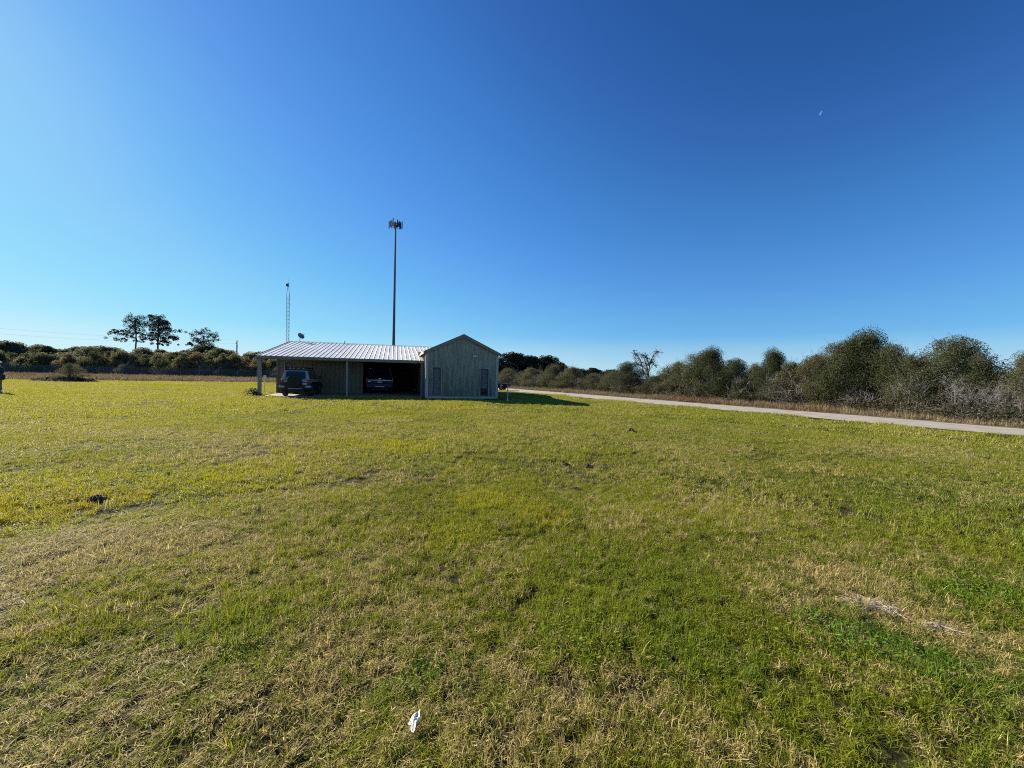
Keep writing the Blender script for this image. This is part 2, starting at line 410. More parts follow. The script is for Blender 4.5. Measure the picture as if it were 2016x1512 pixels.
def in_poly(X, Y, poly):
    ins = np.zeros(X.shape, bool); n = len(poly)
    for i in range(n):
        x1, y1 = poly[i].x, poly[i].y; x2, y2 = poly[(i+1) % n].x, poly[(i+1) % n].y
        if abs(y1 - y2) < 1e-9: continue
        c = ((y1 > Y) != (y2 > Y)) & (X < (x2 - x1) * (Y - y1) / (y2 - y1) + x1)
        ins ^= c
    return ins
road_poly = RN + RF[::-1]
beyond_poly = RN + [Vector((-6, 400, 0)), Vector((400, 400, 0)), Vector((400, -20, 0))]
left_poly = lw_front + [Vector((60, 400, 0)), Vector((-400, 400, 0)), Vector((-400, 20, 0))]

# ground sheet: rings around the camera out to the horizon
def ground():
    na = 420
    rr = np.concatenate([np.linspace(0.25, 12, 110), np.geomspace(12.3, 3500, 90)])
    th = np.linspace(0, 2*np.pi, na, endpoint=False)
    X = (rr[:, None] * np.cos(th)[None]).ravel(); Y = (rr[:, None] * np.sin(th)[None]).ravel()
    Z = hz(X, Y)
    V = np.stack([X, Y, Z], 1)
    V = np.vstack([V, [[0, 0, float(hz(0.0, 0.0))]]])
    i = np.arange(len(rr) - 1)[:, None] * na; j = np.arange(na)[None]; j2 = (j + 1) % na
    F = np.stack([i + j, i + j2, i + na + j2, i + na + j], -1).reshape(-1, 4)
    cf = np.stack([np.full(na, len(V) - 1), np.arange(na), (np.arange(na) + 1) % na, (np.arange(na) + 1) % na], 1)
    me = np_mesh('ground', V, F, smooth=True)
    # centre fan as triangles
    bm = bmesh.new(); bm.from_mesh(me); bm.verts.ensure_lookup_table()
    c = bm.verts[len(V) - 1]
    for k in range(na):
        bm.faces.new((bm.verts[k], bm.verts[(k + 1) % na], c)).smooth = True
    bmesh.ops.recalc_face_normals(bm, faces=bm.faces)
    bm.to_mesh(me); bm.free()
    co = np.empty(len(me.vertices) * 3, np.float32); me.vertices.foreach_get('co', co); co = co.reshape(-1, 3)
    d, l, y = tones(co[:, 0].astype(float), co[:, 1].astype(float))
    a = me.attributes.new('tone', 'FLOAT_VECTOR', 'POINT'); a.data.foreach_set('vector', np.stack([d, l, y], 1).astype(np.float32).ravel())
    m = bpy.data.materials.new('lawn_soil'); m.use_nodes = True; nt = m.node_tree; lk = nt.links.new
    b = nt.nodes['Principled BSDF']; b.inputs['Roughness'].default_value = 1; b.inputs['Specular IOR Level'].default_value = .1
    at = nt.nodes.new('ShaderNodeAttribute'); at.attribute_name = 'tone'
    s = nt.nodes.new('ShaderNodeSeparateXYZ'); lk(at.outputs['Vector'], s.inputs[0])
    g = nt.nodes.new('ShaderNodeNewGeometry')
    n = nt.nodes.new('ShaderNodeTexNoise'); n.inputs['Scale'].default_value = 14; n.inputs['Detail'].default_value = 6; lk(g.outputs['Position'], n.inputs['Vector'])
    mx = nt.nodes.new('ShaderNodeMix'); mx.data_type = 'RGBA'; mx.inputs['A'].default_value = (.028, .034, .008, 1); mx.inputs['B'].default_value = (.05, .038, .018, 1)
    ad = nt.nodes.new('ShaderNodeMath'); ad.operation = 'ADD'; lk(s.outputs['X'], ad.inputs[0]); lk(n.outputs[0], ad.inputs[1])
    mr = nt.nodes.new('ShaderNodeMapRange'); mr.inputs['From Min'].default_value = .6; mr.inputs['From Max'].default_value = 1.2; lk(ad.outputs[0], mr.inputs[0])
    lk(mr.outputs[0], mx.inputs['Factor']); lk(mx.outputs['Result'], b.inputs['Base Color'])
    bp = nt.nodes.new('ShaderNodeBump'); bp.inputs['Strength'].default_value = .8; bp.inputs['Distance'].default_value = .03; lk(n.outputs[0], bp.inputs['Height']); lk(bp.outputs[0], b.inputs['Normal'])
    me.materials.append(m)
    o = bpy.data.objects.new('ground', me); col.objects.link(o)
    tag(o, kind='structure')
ground()

# road
def strip(name, A, B, z, m, kind='structure', label=None):
    V = []; F = []
    for a, b in zip(A, B):
        V += [(a.x, a.y, z), (b.x, b.y, z)]
    A = A[:len(V) // 2]
    for i in range(len(A) - 1):
        F.append((2*i, 2*i+1, 2*i+3, 2*i+2))
    # thickness skirt
    n = len(V)
    V += [(v[0], v[1], -0.05) for v in V]
    for i in range(len(A) - 1):
        F.append((2*i, 2*i+2, 2*i+2+n, 2*i+n)); F.append((2*i+3, 2*i+1, 2*i+1+n, 2*i+3+n))
    mb = MB(); mb.v = V; mb.f = F
    o = mb.build(name, m); tag(o, label, kind=kind); return o
M['road'] = mat('pale_caliche_asphalt', (0.235, 0.205, 0.165), 0.95, c2=(0.34, 0.305, 0.25), scale=1.6, detail=12, bump=.3)
def ragged(pts, s, amp, step=.35):
    out_ = []
    for a, b in zip(pts, pts[1:]):
        n = max(1, min(120, int((b - a).length / step)))
        for k in range(n): out_.append(a.lerp(b, k / n))
    out_.append(pts[-1])
    q = np.arange(len(out_)) * .55
    w = (fbm(q, q * 0 + s, s) - .5) * 2 * amp
    return [Vector((p.x + .84 * d, p.y + .54 * d, p.z)) for p, d in zip(out_, w)]
def match(A, B, n):
    def res(P_):
        L_ = [0]
        for a, b in zip(P_, P_[1:]): L_.append(L_[-1] + (b - a).length)
        o_ = []
        for k in range(n):
            t = L_[-1] * k / (n - 1); i = max(0, min(len(P_) - 2, int(np.searchsorted(L_, t)) - 1))
            o_.append(P_[i].lerp(P_[i + 1], (t - L_[i]) / max(1e-6, L_[i + 1] - L_[i])))
        return o_
    return res(A), res(B)
_ra, _rb = match(ragged(RN, 3, .16), ragged(RF, 8, .22), 420)
road = strip('road', _ra, _rb, 0.03, M['road'])
# dark worn verge along the road
M['verge'] = mat('dry_verge_soil', (0.06, 0.05, 0.03), 1, c2=(0.12, 0.095, 0.055), scale=2, detail=8)
strip('verge', RF, weed_back, 0.012, M['verge'])
strip('field_edge_soil', lw_front, lw_back, 0.012, M['verge'])

# ------------------------------------------------------------------ grass (stuff): instanced clumps of modelled blades
def blade_mat(name, greenA, greenB, yellow, strawA, strawB, inst='gcol', trans=.42):
    m = bpy.data.materials.new(name); m.use_nodes = True; nt = m.node_tree; lk = nt.links.new
    b = nt.nodes['Principled BSDF']; o = nt.nodes['Material Output']
    def rgbmix(f, A, B):
        x = nt.nodes.new('ShaderNodeMix'); x.data_type = 'RGBA'
        for key, v in (('Factor', f), ('A', A), ('B', B)):
            if isinstance(v, (tuple, list)): x.inputs[key].default_value = tuple(v) + (1,)
            elif isinstance(v, float): x.inputs[key].default_value = v
            else: lk(v, x.inputs[key])
        return x.outputs['Result']
    a1 = nt.nodes.new('ShaderNodeAttribute'); a1.attribute_name = 'rnd'
    a2 = nt.nodes.new('ShaderNodeAttribute'); a2.attribute_name = 'rnb'
    ai = nt.nodes.new('ShaderNodeAttribute'); ai.attribute_name = inst; ai.attribute_type = 'INSTANCER'
    s = nt.nodes.new('ShaderNodeSeparateXYZ'); lk(ai.outputs['Vector'], s.inputs[0])
    g = nt.nodes.new('ShaderNodeNewGeometry')
    n = nt.nodes.new('ShaderNodeTexNoise'); n.inputs['Scale'].default_value = 7.5; n.inputs['Detail'].default_value = 4
    lk(g.outputs['Position'], n.inputs['Vector'])
    # dryness threshold: rnd < dry + noise
    nn = nt.nodes.new('ShaderNodeMapRange'); nn.inputs['From Min'].default_value = .3; nn.inputs['From Max'].default_value = .7; nn.inputs['To Min'].default_value = -.42; nn.inputs['To Max'].default_value = .42
    lk(n.outputs[0], nn.inputs[0])
    t = nt.nodes.new('ShaderNodeMath'); t.operation = 'ADD'; lk(s.outputs['X'], t.inputs[0]); lk(nn.outputs[0], t.inputs[1])
    u = nt.nodes.new('ShaderNodeMath'); u.operation = 'SUBTRACT'; lk(t.outputs[0], u.inputs[0]); lk(a1.outputs['Fac'], u.inputs[1])
    f = nt.nodes.new('ShaderNodeMapRange'); f.inputs['From Min'].default_value = -.06; f.inputs['From Max'].default_value = .06; lk(u.outputs[0], f.inputs[0])
    gr = rgbmix(s.outputs['Y'], greenA, greenB)
    yf = nt.nodes.new('ShaderNodeMath'); yf.operation = 'MULTIPLY'; yf.use_clamp = True; lk(s.outputs['Z'], yf.inputs[0]); 
    yr = nt.nodes.new('ShaderNodeMath'); yr.operation = 'MULTIPLY_ADD'; yr.inputs[1].default_value = .8; yr.inputs[2].default_value = .55; lk(a2.outputs['Fac'], yr.inputs[0]); lk(yr.outputs[0], yf.inputs[1])
    gy = rgbmix(yf.outputs[0], gr, yellow)
    st = rgbmix(a2.outputs['Fac'], strawA, strawB)
    of = nt.nodes.new('ShaderNodeMapRange'); of.inputs['From Min'].default_value = 1.75; of.inputs['From Max'].default_value = 2.6; of.inputs['To Max'].default_value = .5; lk(s.outputs['Z'], of.inputs[0])
    gy = rgbmix(of.outputs[0], gy, (.42, .20, .05))
    c = rgbmix(f.outputs[0], gy, st)
    lk(c, b.inputs['Base Color']); b.inputs['Roughness'].default_value = .6; b.inputs['Specular IOR Level'].default_value = .16
    tr = nt.nodes.new('ShaderNodeBsdfTranslucent'); lk(c, tr.inputs[0])
    mx = nt.nodes.new('ShaderNodeMixShader'); mx.inputs[0].default_value = trans
    lk(b.outputs[0], mx.inputs[1]); lk(tr.outputs[0], mx.inputs[2]); lk(mx.outputs[0], o.inputs[0])
    return m
M['blade'] = blade_mat('grass_blade', (.148, .182, .018), (.105, .205, .020), (.37, .35, .018), (.21, .16, .048), (.67, .56, .225))
M['weed'] = blade_mat('dry_weed', (.085, .085, .03), (.08, .10, .03), (.17, .075, .045), (.12, .085, .05), (.40, .32, .19), trans=.3)

def blades(rng, n, rad, lmin, lmax, w, lean_lo, lean_hi, tuft=.03, flat=.3, pexp=.5):
    nt_ = max(1, n // 15)
    tr_ = rad * rng.random(nt_) ** pexp; ta = rng.random(nt_) * 2 * np.pi
    ti = rng.integers(0, nt_, n)
    bx = tr_[ti] * np.cos(ta[ti]) + rng.normal(0, tuft, n); by = tr_[ti] * np.sin(ta[ti]) + rng.normal(0, tuft, n)
    ln = rng.uniform(lmin, lmax, n) * (.5 + .95 * rng.random(nt_)[ti])
    fl = rng.random(n) < flat
    lean = np.where(fl, rng.uniform(1.15, 1.5, n), rng.uniform(lean_lo, lean_hi, n))
    az = rng.random(n) * 2 * np.pi
    dx, dy = np.cos(az), np.sin(az)
    fa = rng.random(n) * 2 * np.pi
    sx, sy = np.cos(fa), np.sin(fa)
    ww = w * rng.uniform(.6, 1.3, n)
    bz = np.where(fl, rng.uniform(.003, .025, n), -.005)
    V = np.empty((n, 6, 3))
    for k, (tt, wf) in enumerate(((0, 1.0), (.55, .85), (1.0, .12))):
        le = lean * (.55 + .75 * tt)
        le = np.minimum(le, 1.62)
        hx = ln * tt * np.sin(le); h = ln * tt * np.cos(le)
        cx = bx + dx * hx; cy = by + dy * hx; cz = bz + h
        V[:, 2*k, 0] = cx - sx * ww * wf / 2; V[:, 2*k, 1] = cy - sy * ww * wf / 2; V[:, 2*k, 2] = cz
        V[:, 2*k+1, 0] = cx + sx * ww * wf / 2; V[:, 2*k+1, 1] = cy + sy * ww * wf / 2; V[:, 2*k+1, 2] = cz
    i = np.arange(n)[:, None] * 6
    F = np.concatenate([i + np.array([[0, 1, 3, 2]]), i + np.array([[2, 3, 5, 4]])], 1).reshape(-1, 4)
    r1 = .5 * rng.random(n) + .5 * rng.random(nt_)[ti]; r1 = np.where(fl, r1 * .7, r1); r2 = rng.random(n)
    return V.reshape(-1, 3), F, np.repeat(r1, 2), np.repeat(r2, 2)

def clover(rng, n, rad):
    """little round-leaved weeds: a leaf is a bent hexagon of two quads"""
    r = rad * rng.random(n) ** .6; a = rng.random(n) * 2 * np.pi
    cx = r * np.cos(a); cy = r * np.sin(a); cz = rng.uniform(.02, .06, n)
    s = rng.uniform(.004, .009, n)
    ya = rng.random(n) * 2 * np.pi; tilt = rng.uniform(-.5, .5, (n, 2))
    V = np.empty((n, 6, 3))
    pts = [(-1, 0), (-.5, .87), (.5, .87), (1, 0), (.5, -.87), (-.5, -.87)]
    for k, (px_, py_) in enumerate(pts):
        X = (px_ * np.cos(ya) - py_ * np.sin(ya)) * s; Y = (px_ * np.sin(ya) + py_ * np.cos(ya)) * s
        V[:, k, 0] = cx + X; V[:, k, 1] = cy + Y; V[:, k, 2] = cz + tilt[:, 0] * X + tilt[:, 1] * Y + abs(py_) * s * .3
    i = np.arange(n)[:, None] * 6
    F = np.concatenate([i + np.array([[0, 1, 2, 3]]), i + np.array([[0, 3, 4, 5]])], 1).reshape(-1, 4)
    return V.reshape(-1, 3), F, np.repeat(.75 + .25 * rng.random(n), 2), np.repeat(rng.random(n) * .4, 2)

def join(*parts):
    V = []; F = []; a = []; b = []; off = 0
    for v, f, r1, r2 in parts:
        V.append(v); F.append(f + off); off += len(v); a.append(r1); b.append(r2)
    return np.vstack(V), np.vstack(F), np.concatenate(a), np.concatenate(b)

def tileset(prefix, count, maker, material):
    c = bpy.data.collections.new(prefix)
    for i in range(count):
        rng = np.random.default_rng(hash_seed(prefix) + i)
        V, F, r1, r2 = maker(rng, i)
        me = np_mesh('%s_%02d' % (prefix, i), V, F, {'rnd': r1, 'rnb': r2}, (material,))
        o = bpy.data.objects.new('%s_%02d' % (prefix, i), me)
        c.objects.link(o)
    return c
def hash_seed(s): return sum(ord(ch) * (i + 3) for i, ch in enumerate(s))

def scatter(name, coll, nvar, X, Y, Z, rot, scl, gcol, label, vi=None):
    n = len(X)
    me = bpy.data.meshes.new(name)
    me.vertices.add(n); me.vertices.foreach_set('co', np.stack([X, Y, Z], 1).astype(np.float32).ravel())
    rng = np.random.default_rng(n)
    if vi is None: vi = rng.integers(0, nvar, n)
    a = me.attributes.new('vi', 'INT', 'POINT'); a.data.foreach_set('value', vi.astype(np.int32))
    # tilt each clump with the lie of the ground
    gx = (hz(X + .15, Y) - hz(X - .15, Y)) / .3; gy = (hz(X, Y + .15) - hz(X, Y - .15)) / .3
    nz = 1 / np.sqrt(1 + gx * gx + gy * gy); nx = -gx * nz; ny = -gy * nz
    c_, s_ = np.cos(rot), np.sin(rot)
    tx = np.stack([nz, 0 * nz, -nx], 1); tx /= np.linalg.norm(tx, axis=1, keepdims=True)
    ty = np.cross(np.stack([nx, ny, nz], 1), tx)
    r0 = tx * c_[:, None] + ty * s_[:, None]; r1 = -tx * s_[:, None] + ty * c_[:, None]
    rv = np.zeros((n, 3), np.float32)
    rv[:, 0] = np.arctan2(r1[:, 2], nz); rv[:, 1] = -np.arcsin(np.clip(r0[:, 2], -1, 1)); rv[:, 2] = np.arctan2(r0[:, 1], r0[:, 0])
    a = me.attributes.new('rot', 'FLOAT_VECTOR', 'POINT'); a.data.foreach_set('vector', rv.ravel())
    a = me.attributes.new('scl', 'FLOAT_VECTOR', 'POINT'); a.data.foreach_set('vector', scl.astype(np.float32).ravel())
    a = me.attributes.new('gcol', 'FLOAT_VECTOR', 'POINT'); a.data.foreach_set('vector', gcol.astype(np.float32).ravel())
    o = bpy.data.objects.new(name, me); col.objects.link(o)
    tag(o, label, kind='stuff')
    ng = bpy.data.node_groups.new(name + '_nodes', 'GeometryNodeTree')
    ng.interface.new_socket('Geometry', in_out='INPUT', socket_type='NodeSocketGeometry')
    ng.interface.new_socket('Geometry', in_out='OUTPUT', socket_type='NodeSocketGeometry')
    gi = ng.nodes.new('NodeGroupInput'); go = ng.nodes.new('NodeGroupOutput')
    ci = ng.nodes.new('GeometryNodeCollectionInfo'); ci.inputs['Collection'].default_value = coll
    ci.inputs['Separate Children'].default_value = True; ci.inputs['Reset Children'].default_value = True
    ip = ng.nodes.new('GeometryNodeInstanceOnPoints'); ip.inputs['Pick Instance'].default_value = True
    def na(nm, ty):
        x = ng.nodes.new('GeometryNodeInputNamedAttribute'); x.data_type = ty; x.inputs['Name'].default_value = nm
        return [s for s in x.outputs if s.name == 'Attribute' and s.enabled][0]
    lk = ng.links.new
    lk(gi.outputs[0], ip.inputs['Points']); lk(ci.outputs[0], ip.inputs['Instance'])
    lk(na('vi', 'INT'), ip.inputs['Instance Index']); lk(na('rot', 'FLOAT_VECTOR'), ip.inputs['Rotation']); lk(na('scl', 'FLOAT_VECTOR'), ip.inputs['Scale'])
    lk(ip.outputs[0], go.inputs[0])
    md = o.modifiers.new('scatter', 'NODES'); md.node_group = ng
    return o

def grid_pts(rng, x0, x1, y0, y1, s):
    gx = np.arange(x0, x1, s); gy = np.arange(y0, y1, s)
    X, Y = np.meshgrid(gx, gy); X = X.ravel() + rng.uniform(-.45, .45, X.size) * s; Y = Y.ravel() + rng.uniform(-.45, .45, Y.size) * s
    return X, Y

SLAB_V0 = -0.75
def lawn_ok(X, Y, m=0.12):
    u, v = to_uv(X, Y)
    inb = (u > -.1 - m) & (u < 15.15 + m) & (v > 3.7) & (v < 12.6)
    inb |= (u > 0.15 - m) & (u < 10.3) & (v > SLAB_V0 - m * .6) & (v < 4)
    inb |= (u > 10.15 - m * .5) & (u < 15.15 + m * .5) & (v > -2.1 - m * .5) & (v < 4)
    ok = ~inb
    ok &= ~in_poly(X + m * .8, Y + m * .5, beyond_poly) | (Y < -5)
    ok &= ~in_poly(X, Y, left_poly)
    mx, my = MOUND.x, MOUND.y
    ok &= (((X - mx) / 3.6) ** 2 + ((Y - my) / 1.9) ** 2) > 1
    for s_ in SOILS:
        ok &= np.hypot(X - s_[0], (Y - s_[1])) > s_[2] * .8
    return ok
MOUND = G(127, 751.0)
SOIL_PX = [(1243, 851, 14, .11), (1115, 919, 20, .05), (1160, 921, 18, .05), (1135, 965, 26, .03), (1087, 1003, 24, .03), (190, 988, 40, .05),
           (1380, 886, 18, .03), (1272, 869, 7, .03), (522, 832, 10, .04)]
SOILS = []
for px_, py_, wpx, hh in SOIL_PX:
    c_ = G(px_, py_); SOILS.append((c_.x, c_.y, wpx / FPX * c_.y / 2 * 1.0))

def lod(name, coll, nvar, s, rlo, rhi, seed, sx, zlo, zhi, label):
    rng = np.random.default_rng(seed)
    X, Y = grid_pts(rng, -min(rhi, 75) * 1.05, min(rhi, 75) * 1.05, -1.5, rhi, s)
    r = np.hypot(X, Y); jit = rng.uniform(-.5, .5, r.size) * s
    keep = (r + jit >= rlo) & (r + jit < rhi)
    azl = np.abs(np.arctan2(X, Y + 1.5)) < R(63)
    keep &= azl
    X, Y = X[keep], Y[keep]
    k = lawn_ok(X, Y, m=s * .35); X, Y = X[k], Y[k]
    d, l, y = tones(X, Y)
    n = len(X)
    q = .95 + 1.5 * (fbm(X * 2.4, Y * 2.4, 55) - .5) + .7 * (fbm(X * .9, Y * .9, 57) - .5) + .25 * (l - .3) - .45 * track(X, Y)
    sc_ = np.stack([np.full(n, sx), np.full(n, sx), np.clip(q, .6, 1.7) * rng.uniform(zlo, zhi, n)], 1)
    return scatter(name, coll, nvar, X, Y, hz(X, Y) + .008, rng.random(n) * 6.283, sc_, np.stack([d, l, y], 1), label)

T1 = tileset('tile_near', 9, lambda g, i: join(blades(g, 2600, .34, .025, .066, .0036, .1, 1.0, tuft=.014, flat=.34), clover(g, (0, 60, 0, 120, 0, 0, 40, 0, 0)[i], .25)), M['blade'])
T2 = tileset('tile_mid', 8, lambda g, i: blades(g, 2600, .68, .03, .07, .0058, .1, 1.0, tuft=.025, flat=.3), M['blade'])
T3 = tileset('tile_far', 6, lambda g, i: blades(g, 3600, 1.7, .05, .085, .013, .1, .9, tuft=.06, flat=.15), M['blade'])
lod('grass', T1, 9, .35, 0, 6.0, 1, 1, .85, 1.25, 'mown mixed green and straw lawn grass covering the foreground')
lod('grass', T2, 8, .68, 6.0, 17.0, 2, 1, .85, 1.25, 'mown yellow-green lawn grass in the middle of the field')
lod('grass', T3, 6, 1.9, 17.0, 78.0, 3, 1, .85, 1.2, 'sunlit yellow-green lawn grass around and behind the metal building')
# loose taller clumps, clover patches
def patches():
    rng = np.random.default_rng(5)
    TC = tileset('tile_clover', 5, lambda g, i: join(clover(g, 170, .2), blades(g, 110, .2, .04, .085, .004, .1, .8, tuft=.02, flat=0)), M['blade'])
    X, Y = grid_pts(rng, -9, 9, .6, 11, .22)
    d, l, y = tones(X, Y)
    k = (l > .50 + .35 * rng.random(X.size)) & (fbm(X * 2.6, Y * 2.6, 91) > .52) & lawn_ok(X, Y)
    X, Y, l, y = X[k], Y[k], l[k], y[k]; n = len(X)
    scatter('clover', TC, 5, X, Y, hz(X, Y), rng.random(n) * 6.28, np.repeat(rng.uniform(.8, 1.4, n)[:, None], 3, 1), np.stack([np.full(n, .02), np.clip(l + .3, 0, 1), y * .6], 1),
            'patches of low bright green round-leaved weeds in the near lawn')
    TS = tileset('tile_straw', 5, lambda g, i: blades(g, 38, .09, .07, .17, .004, .3, 1.45, tuft=.02, flat=.35), M['blade'])
    X, Y = grid_pts(rng, -9, 9, .6, 10, .24)
    d, l, y = tones(X, Y)
    k = (rng.random(X.size) < np.clip(d - .22, 0, 1) * 1.1) & lawn_ok(X, Y)
    X, Y, d, l, y = X[k], Y[k], d[k], l[k], y[k]; n = len(X)
    scatter('dry_grass', TS, 5, X, Y, hz(X, Y), rng.random(n) * 6.28, np.repeat(rng.uniform(.6, 1.25, n)[:, None], 3, 1), np.stack([d + .35, l, y], 1),
            'tufts of dead straw-coloured grass lying in the near lawn')
patches()

# weed strips
def weeds(name, front, back, s, hmin, hmax, w, seed, label, n=170, redf=.5):
    rng = np.random.default_rng(seed)
    TW = tileset('tile_' + name + str(seed), 5, lambda g, i: blades(g, n, s * .75, hmin, hmax, w, .05, .75, tuft=.07, flat=.05), M['weed'])
    poly = front + back[::-1]
    xs = [p.x for p in poly]; ys = [p.y for p in poly]
    X, Y = grid_pts(rng, min(xs), max(xs), min(ys), max(ys), s)
    k = in_poly(X, Y, poly); X, Y = X[k], Y[k]; n_ = len(X)
    red = np.clip(redf + 1.6 * (fbm(X * .3, Y * .3, 12) - .5), 0, 1.2)
    dry = np.clip(.85 - .5 * red, .1, 1)
    q = rng.uniform(.5, 1.3, n_) * (.5 + fbm(X * .4, Y * .4, 88))
    sc_ = np.stack([np.ones(n_), np.ones(n_), q], 1)
    scatter(name, TW, 5, X, Y, np.zeros(n_), rng.random(n_) * 6.28, sc_, np.stack([dry, rng.random(n_), red], 1), label)
def lerp_line(A, B, t): return [a.lerp(b, t) for a, b in zip(A, B)]
wb2 = [b + (b - a).normalized() * 1.2 for a, b in zip(RF, weed_back)]
weeds('roadside_weeds', lerp_line(RF, wb2, .12), wb2, .45, .08, .34, .011, 61, 'dry tan and reddish weeds along the far side of the road')
weeds('field_weeds', lw_front, lw_back, .9, .12, .4, .03, 62, 'brown dry weeds in front of the chain-link fence', n=150, redf=.35)

# ------------------------------------------------------------------ soil mounds, straw heap, paper, mulch bed
M['soil'] = mat('dark_loose_soil', (0.035, 0.024, 0.017), 1, c2=(0.09, 0.062, 0.042), scale=25, bump=1)
def soil(px_, py_, rad, h, label, name='dirt_mound'):
    c = G(px_, py_); rng = random.Random(int(px_))
    o = None; V = []; F = []; na, nr = 22, 6
    for i in range(nr):
        t = i / (nr - 1)
        for k in range(na):
            a = 2*math.pi*k/na; rr = rad * t * (1 + .3*math.sin(3*a + px_) + rng.uniform(-.15, .15))
            V.append((rr*math.cos(a), rr*math.sin(a)*.9, h*(1-t**1.6) + rng.uniform(-.2, .2)*h*(1-t) - .01*t))
    for i in range(nr-1):
        for k in range(na):
            F.append((i*na+k, i*na+(k+1) % na, (i+1)*na+(k+1) % na, (i+1)*na+k))
    for q in range(50):  # crumbs
        a = rng.random()*6.28; rr = rad*rng.random()**.6*1.1; s = rad*rng.uniform(.04, .12); b = len(V)
        z = h*(1-(rr/rad/1.1)**1.6)
        x, y = rr*math.cos(a), rr*math.sin(a)
        V += [(x-s, y, z), (x, y-s, z), (x+s, y, z), (x, y+s, z), (x, y, z+s), (x, y, z-s)]
        F += [(b, b+1, b+4), (b+1, b+2, b+4), (b+2, b+3, b+4), (b+3, b, b+4), (b, b+5, b+1), (b+1, b+5, b+2), (b+2, b+5, b+3), (b+3, b+5, b)]
    mb = MB(); mb.v = V; mb.f = F
    o = mb.build(name, M['soil']); o.location = (c.x, c.y, float(hz(c.x, c.y)) + .02)
    tag(o, label, 'dirt mound', 'small dirt mounds in the lawn')
SL = ['dark earth mound standing highest in the lawn, near the road', 'dark crumbly dirt patch, left of two side by side in mid lawn',
      'dark crumbly dirt patch, right of two side by side in mid lawn', 'greyish bare dirt patch just below the pair in mid lawn',
      'bare brown dirt patch beside the orange-tinted grass', 'wide dark scrape of bare dirt in the left of the lawn',
      'low brown dirt patch nearest the road in the right of the lawn', 'smallest dirt heap, just right of the tallest mound', 'small brown dirt patch in the far lawn before the carport']
for (px_, py_, wp, hh), s_, lb in zip(SOIL_PX, SOILS, SL):
    soil(px_, py_, s_[2], hh, lb)

def straw_heap(px_, py_, rx, ry, ang, n, label):
    c = G(px_, py_); rng = random.Random(9 + n); mb = MB(); a0 = R(ang)
    for i in range(n):
        r_ = rng.random() ** .7; a = rng.random() * 6.28
        x, y = rx * r_ * math.cos(a), ry * r_ * math.sin(a)
        x, y = x * math.cos(a0) - y * math.sin(a0), x * math.sin(a0) + y * math.cos(a0)
        d = a0 + rng.gauss(0, .55); l = rng.uniform(.05, .2); z = .012 + (1 - r_) * .03 * rng.random()
        p0 = Vector((x - math.cos(d) * l/2, y - math.sin(d) * l/2, z + rng.uniform(-.012, .012)))
        p1 = Vector((x, y, z + rng.uniform(.0, .02))); p2 = Vector((x + math.cos(d) * l/2, y + math.sin(d) * l/2 + rng.uniform(-.02, .02), z + rng.uniform(-.015, .015)))
        mb.tube([p0, p1, p2], rng.uniform(.0010, .0022), n=3, cap=False)
    o = mb.build('straw_heap', M['strawheap']); o.location = (c.x, c.y, float(hz(c.x, c.y))); tag(o, label, 'dead grass')
M['strawheap'] = mat('bleached_straw', (0.26, 0.20, 0.13), .9, c2=(0.62, 0.52, 0.36), scale=14)
straw_heap(1722, 1192, .20, .12, -14, 260, 'mat of bleached dead grass stems lying flat in the right foreground')
straw_heap(1850, 1238, .10, .025, -30, 90, 'narrow streak of dead grey stems right of the larger dead grass mat')

def paper():
    c = G(814, 1446); g = bmesh.new()
    out_ = [(-.033, -.006), (-.02, .028), (.008, .055), (.03, .078), (.036, .03), (.03, -.02), (.018, -.062), (.0, -.058), (-.012, -.03)]
    rng = random.Random(3); V = []; F = []
    rings = 5
    cx, cy = .004, .0
    for r_ in range(rings):
        t = (r_ + 1) / rings
        for i in range(len(out_) * 2):
            a = out_[i // 2]; b = out_[(i // 2 + 1) % len(out_)]
            x, y = (a if i % 2 == 0 else ((a[0] + b[0]) / 2, (a[1] + b[1]) / 2))
            j = .0015 if r_ == rings - 1 else 0
            V.append((cx + (x - cx) * t + rng.uniform(-j, j), cy + (y - cy) * t, .006 * math.sin(x * t * 90 + y * 40) + .005 * rng.random()))
    n = len(out_) * 2; V.append((cx, cy, .008))
    for r_ in range(rings - 1):
        for i in range(n): F.append((r_*n+i, r_*n+(i+1) % n, (r_+1)*n+(i+1) % n, (r_+1)*n+i))
    for i in range(n): F.append((len(V)-1, (i+1) % n, i))
    mb = MB(); mb.v = V; mb.f = F
    m = mat('white_crumpled_paper', (.66, .64, .61), .7, var=.05, scale=40)
    o = mb.build('paper_scrap', m); so = o.modifiers.new('thick', 'SOLIDIFY'); so.thickness = .0012
    o.location = (c.x, c.y - .01, float(hz(c.x, c.y)) + .055); o.rotation_euler = (R(14), R(-10), 0); o.scale = (.72, .68, 1)
    tag(o, 'torn scrap of crumpled white paper lying in the foreground grass', 'paper')
paper()

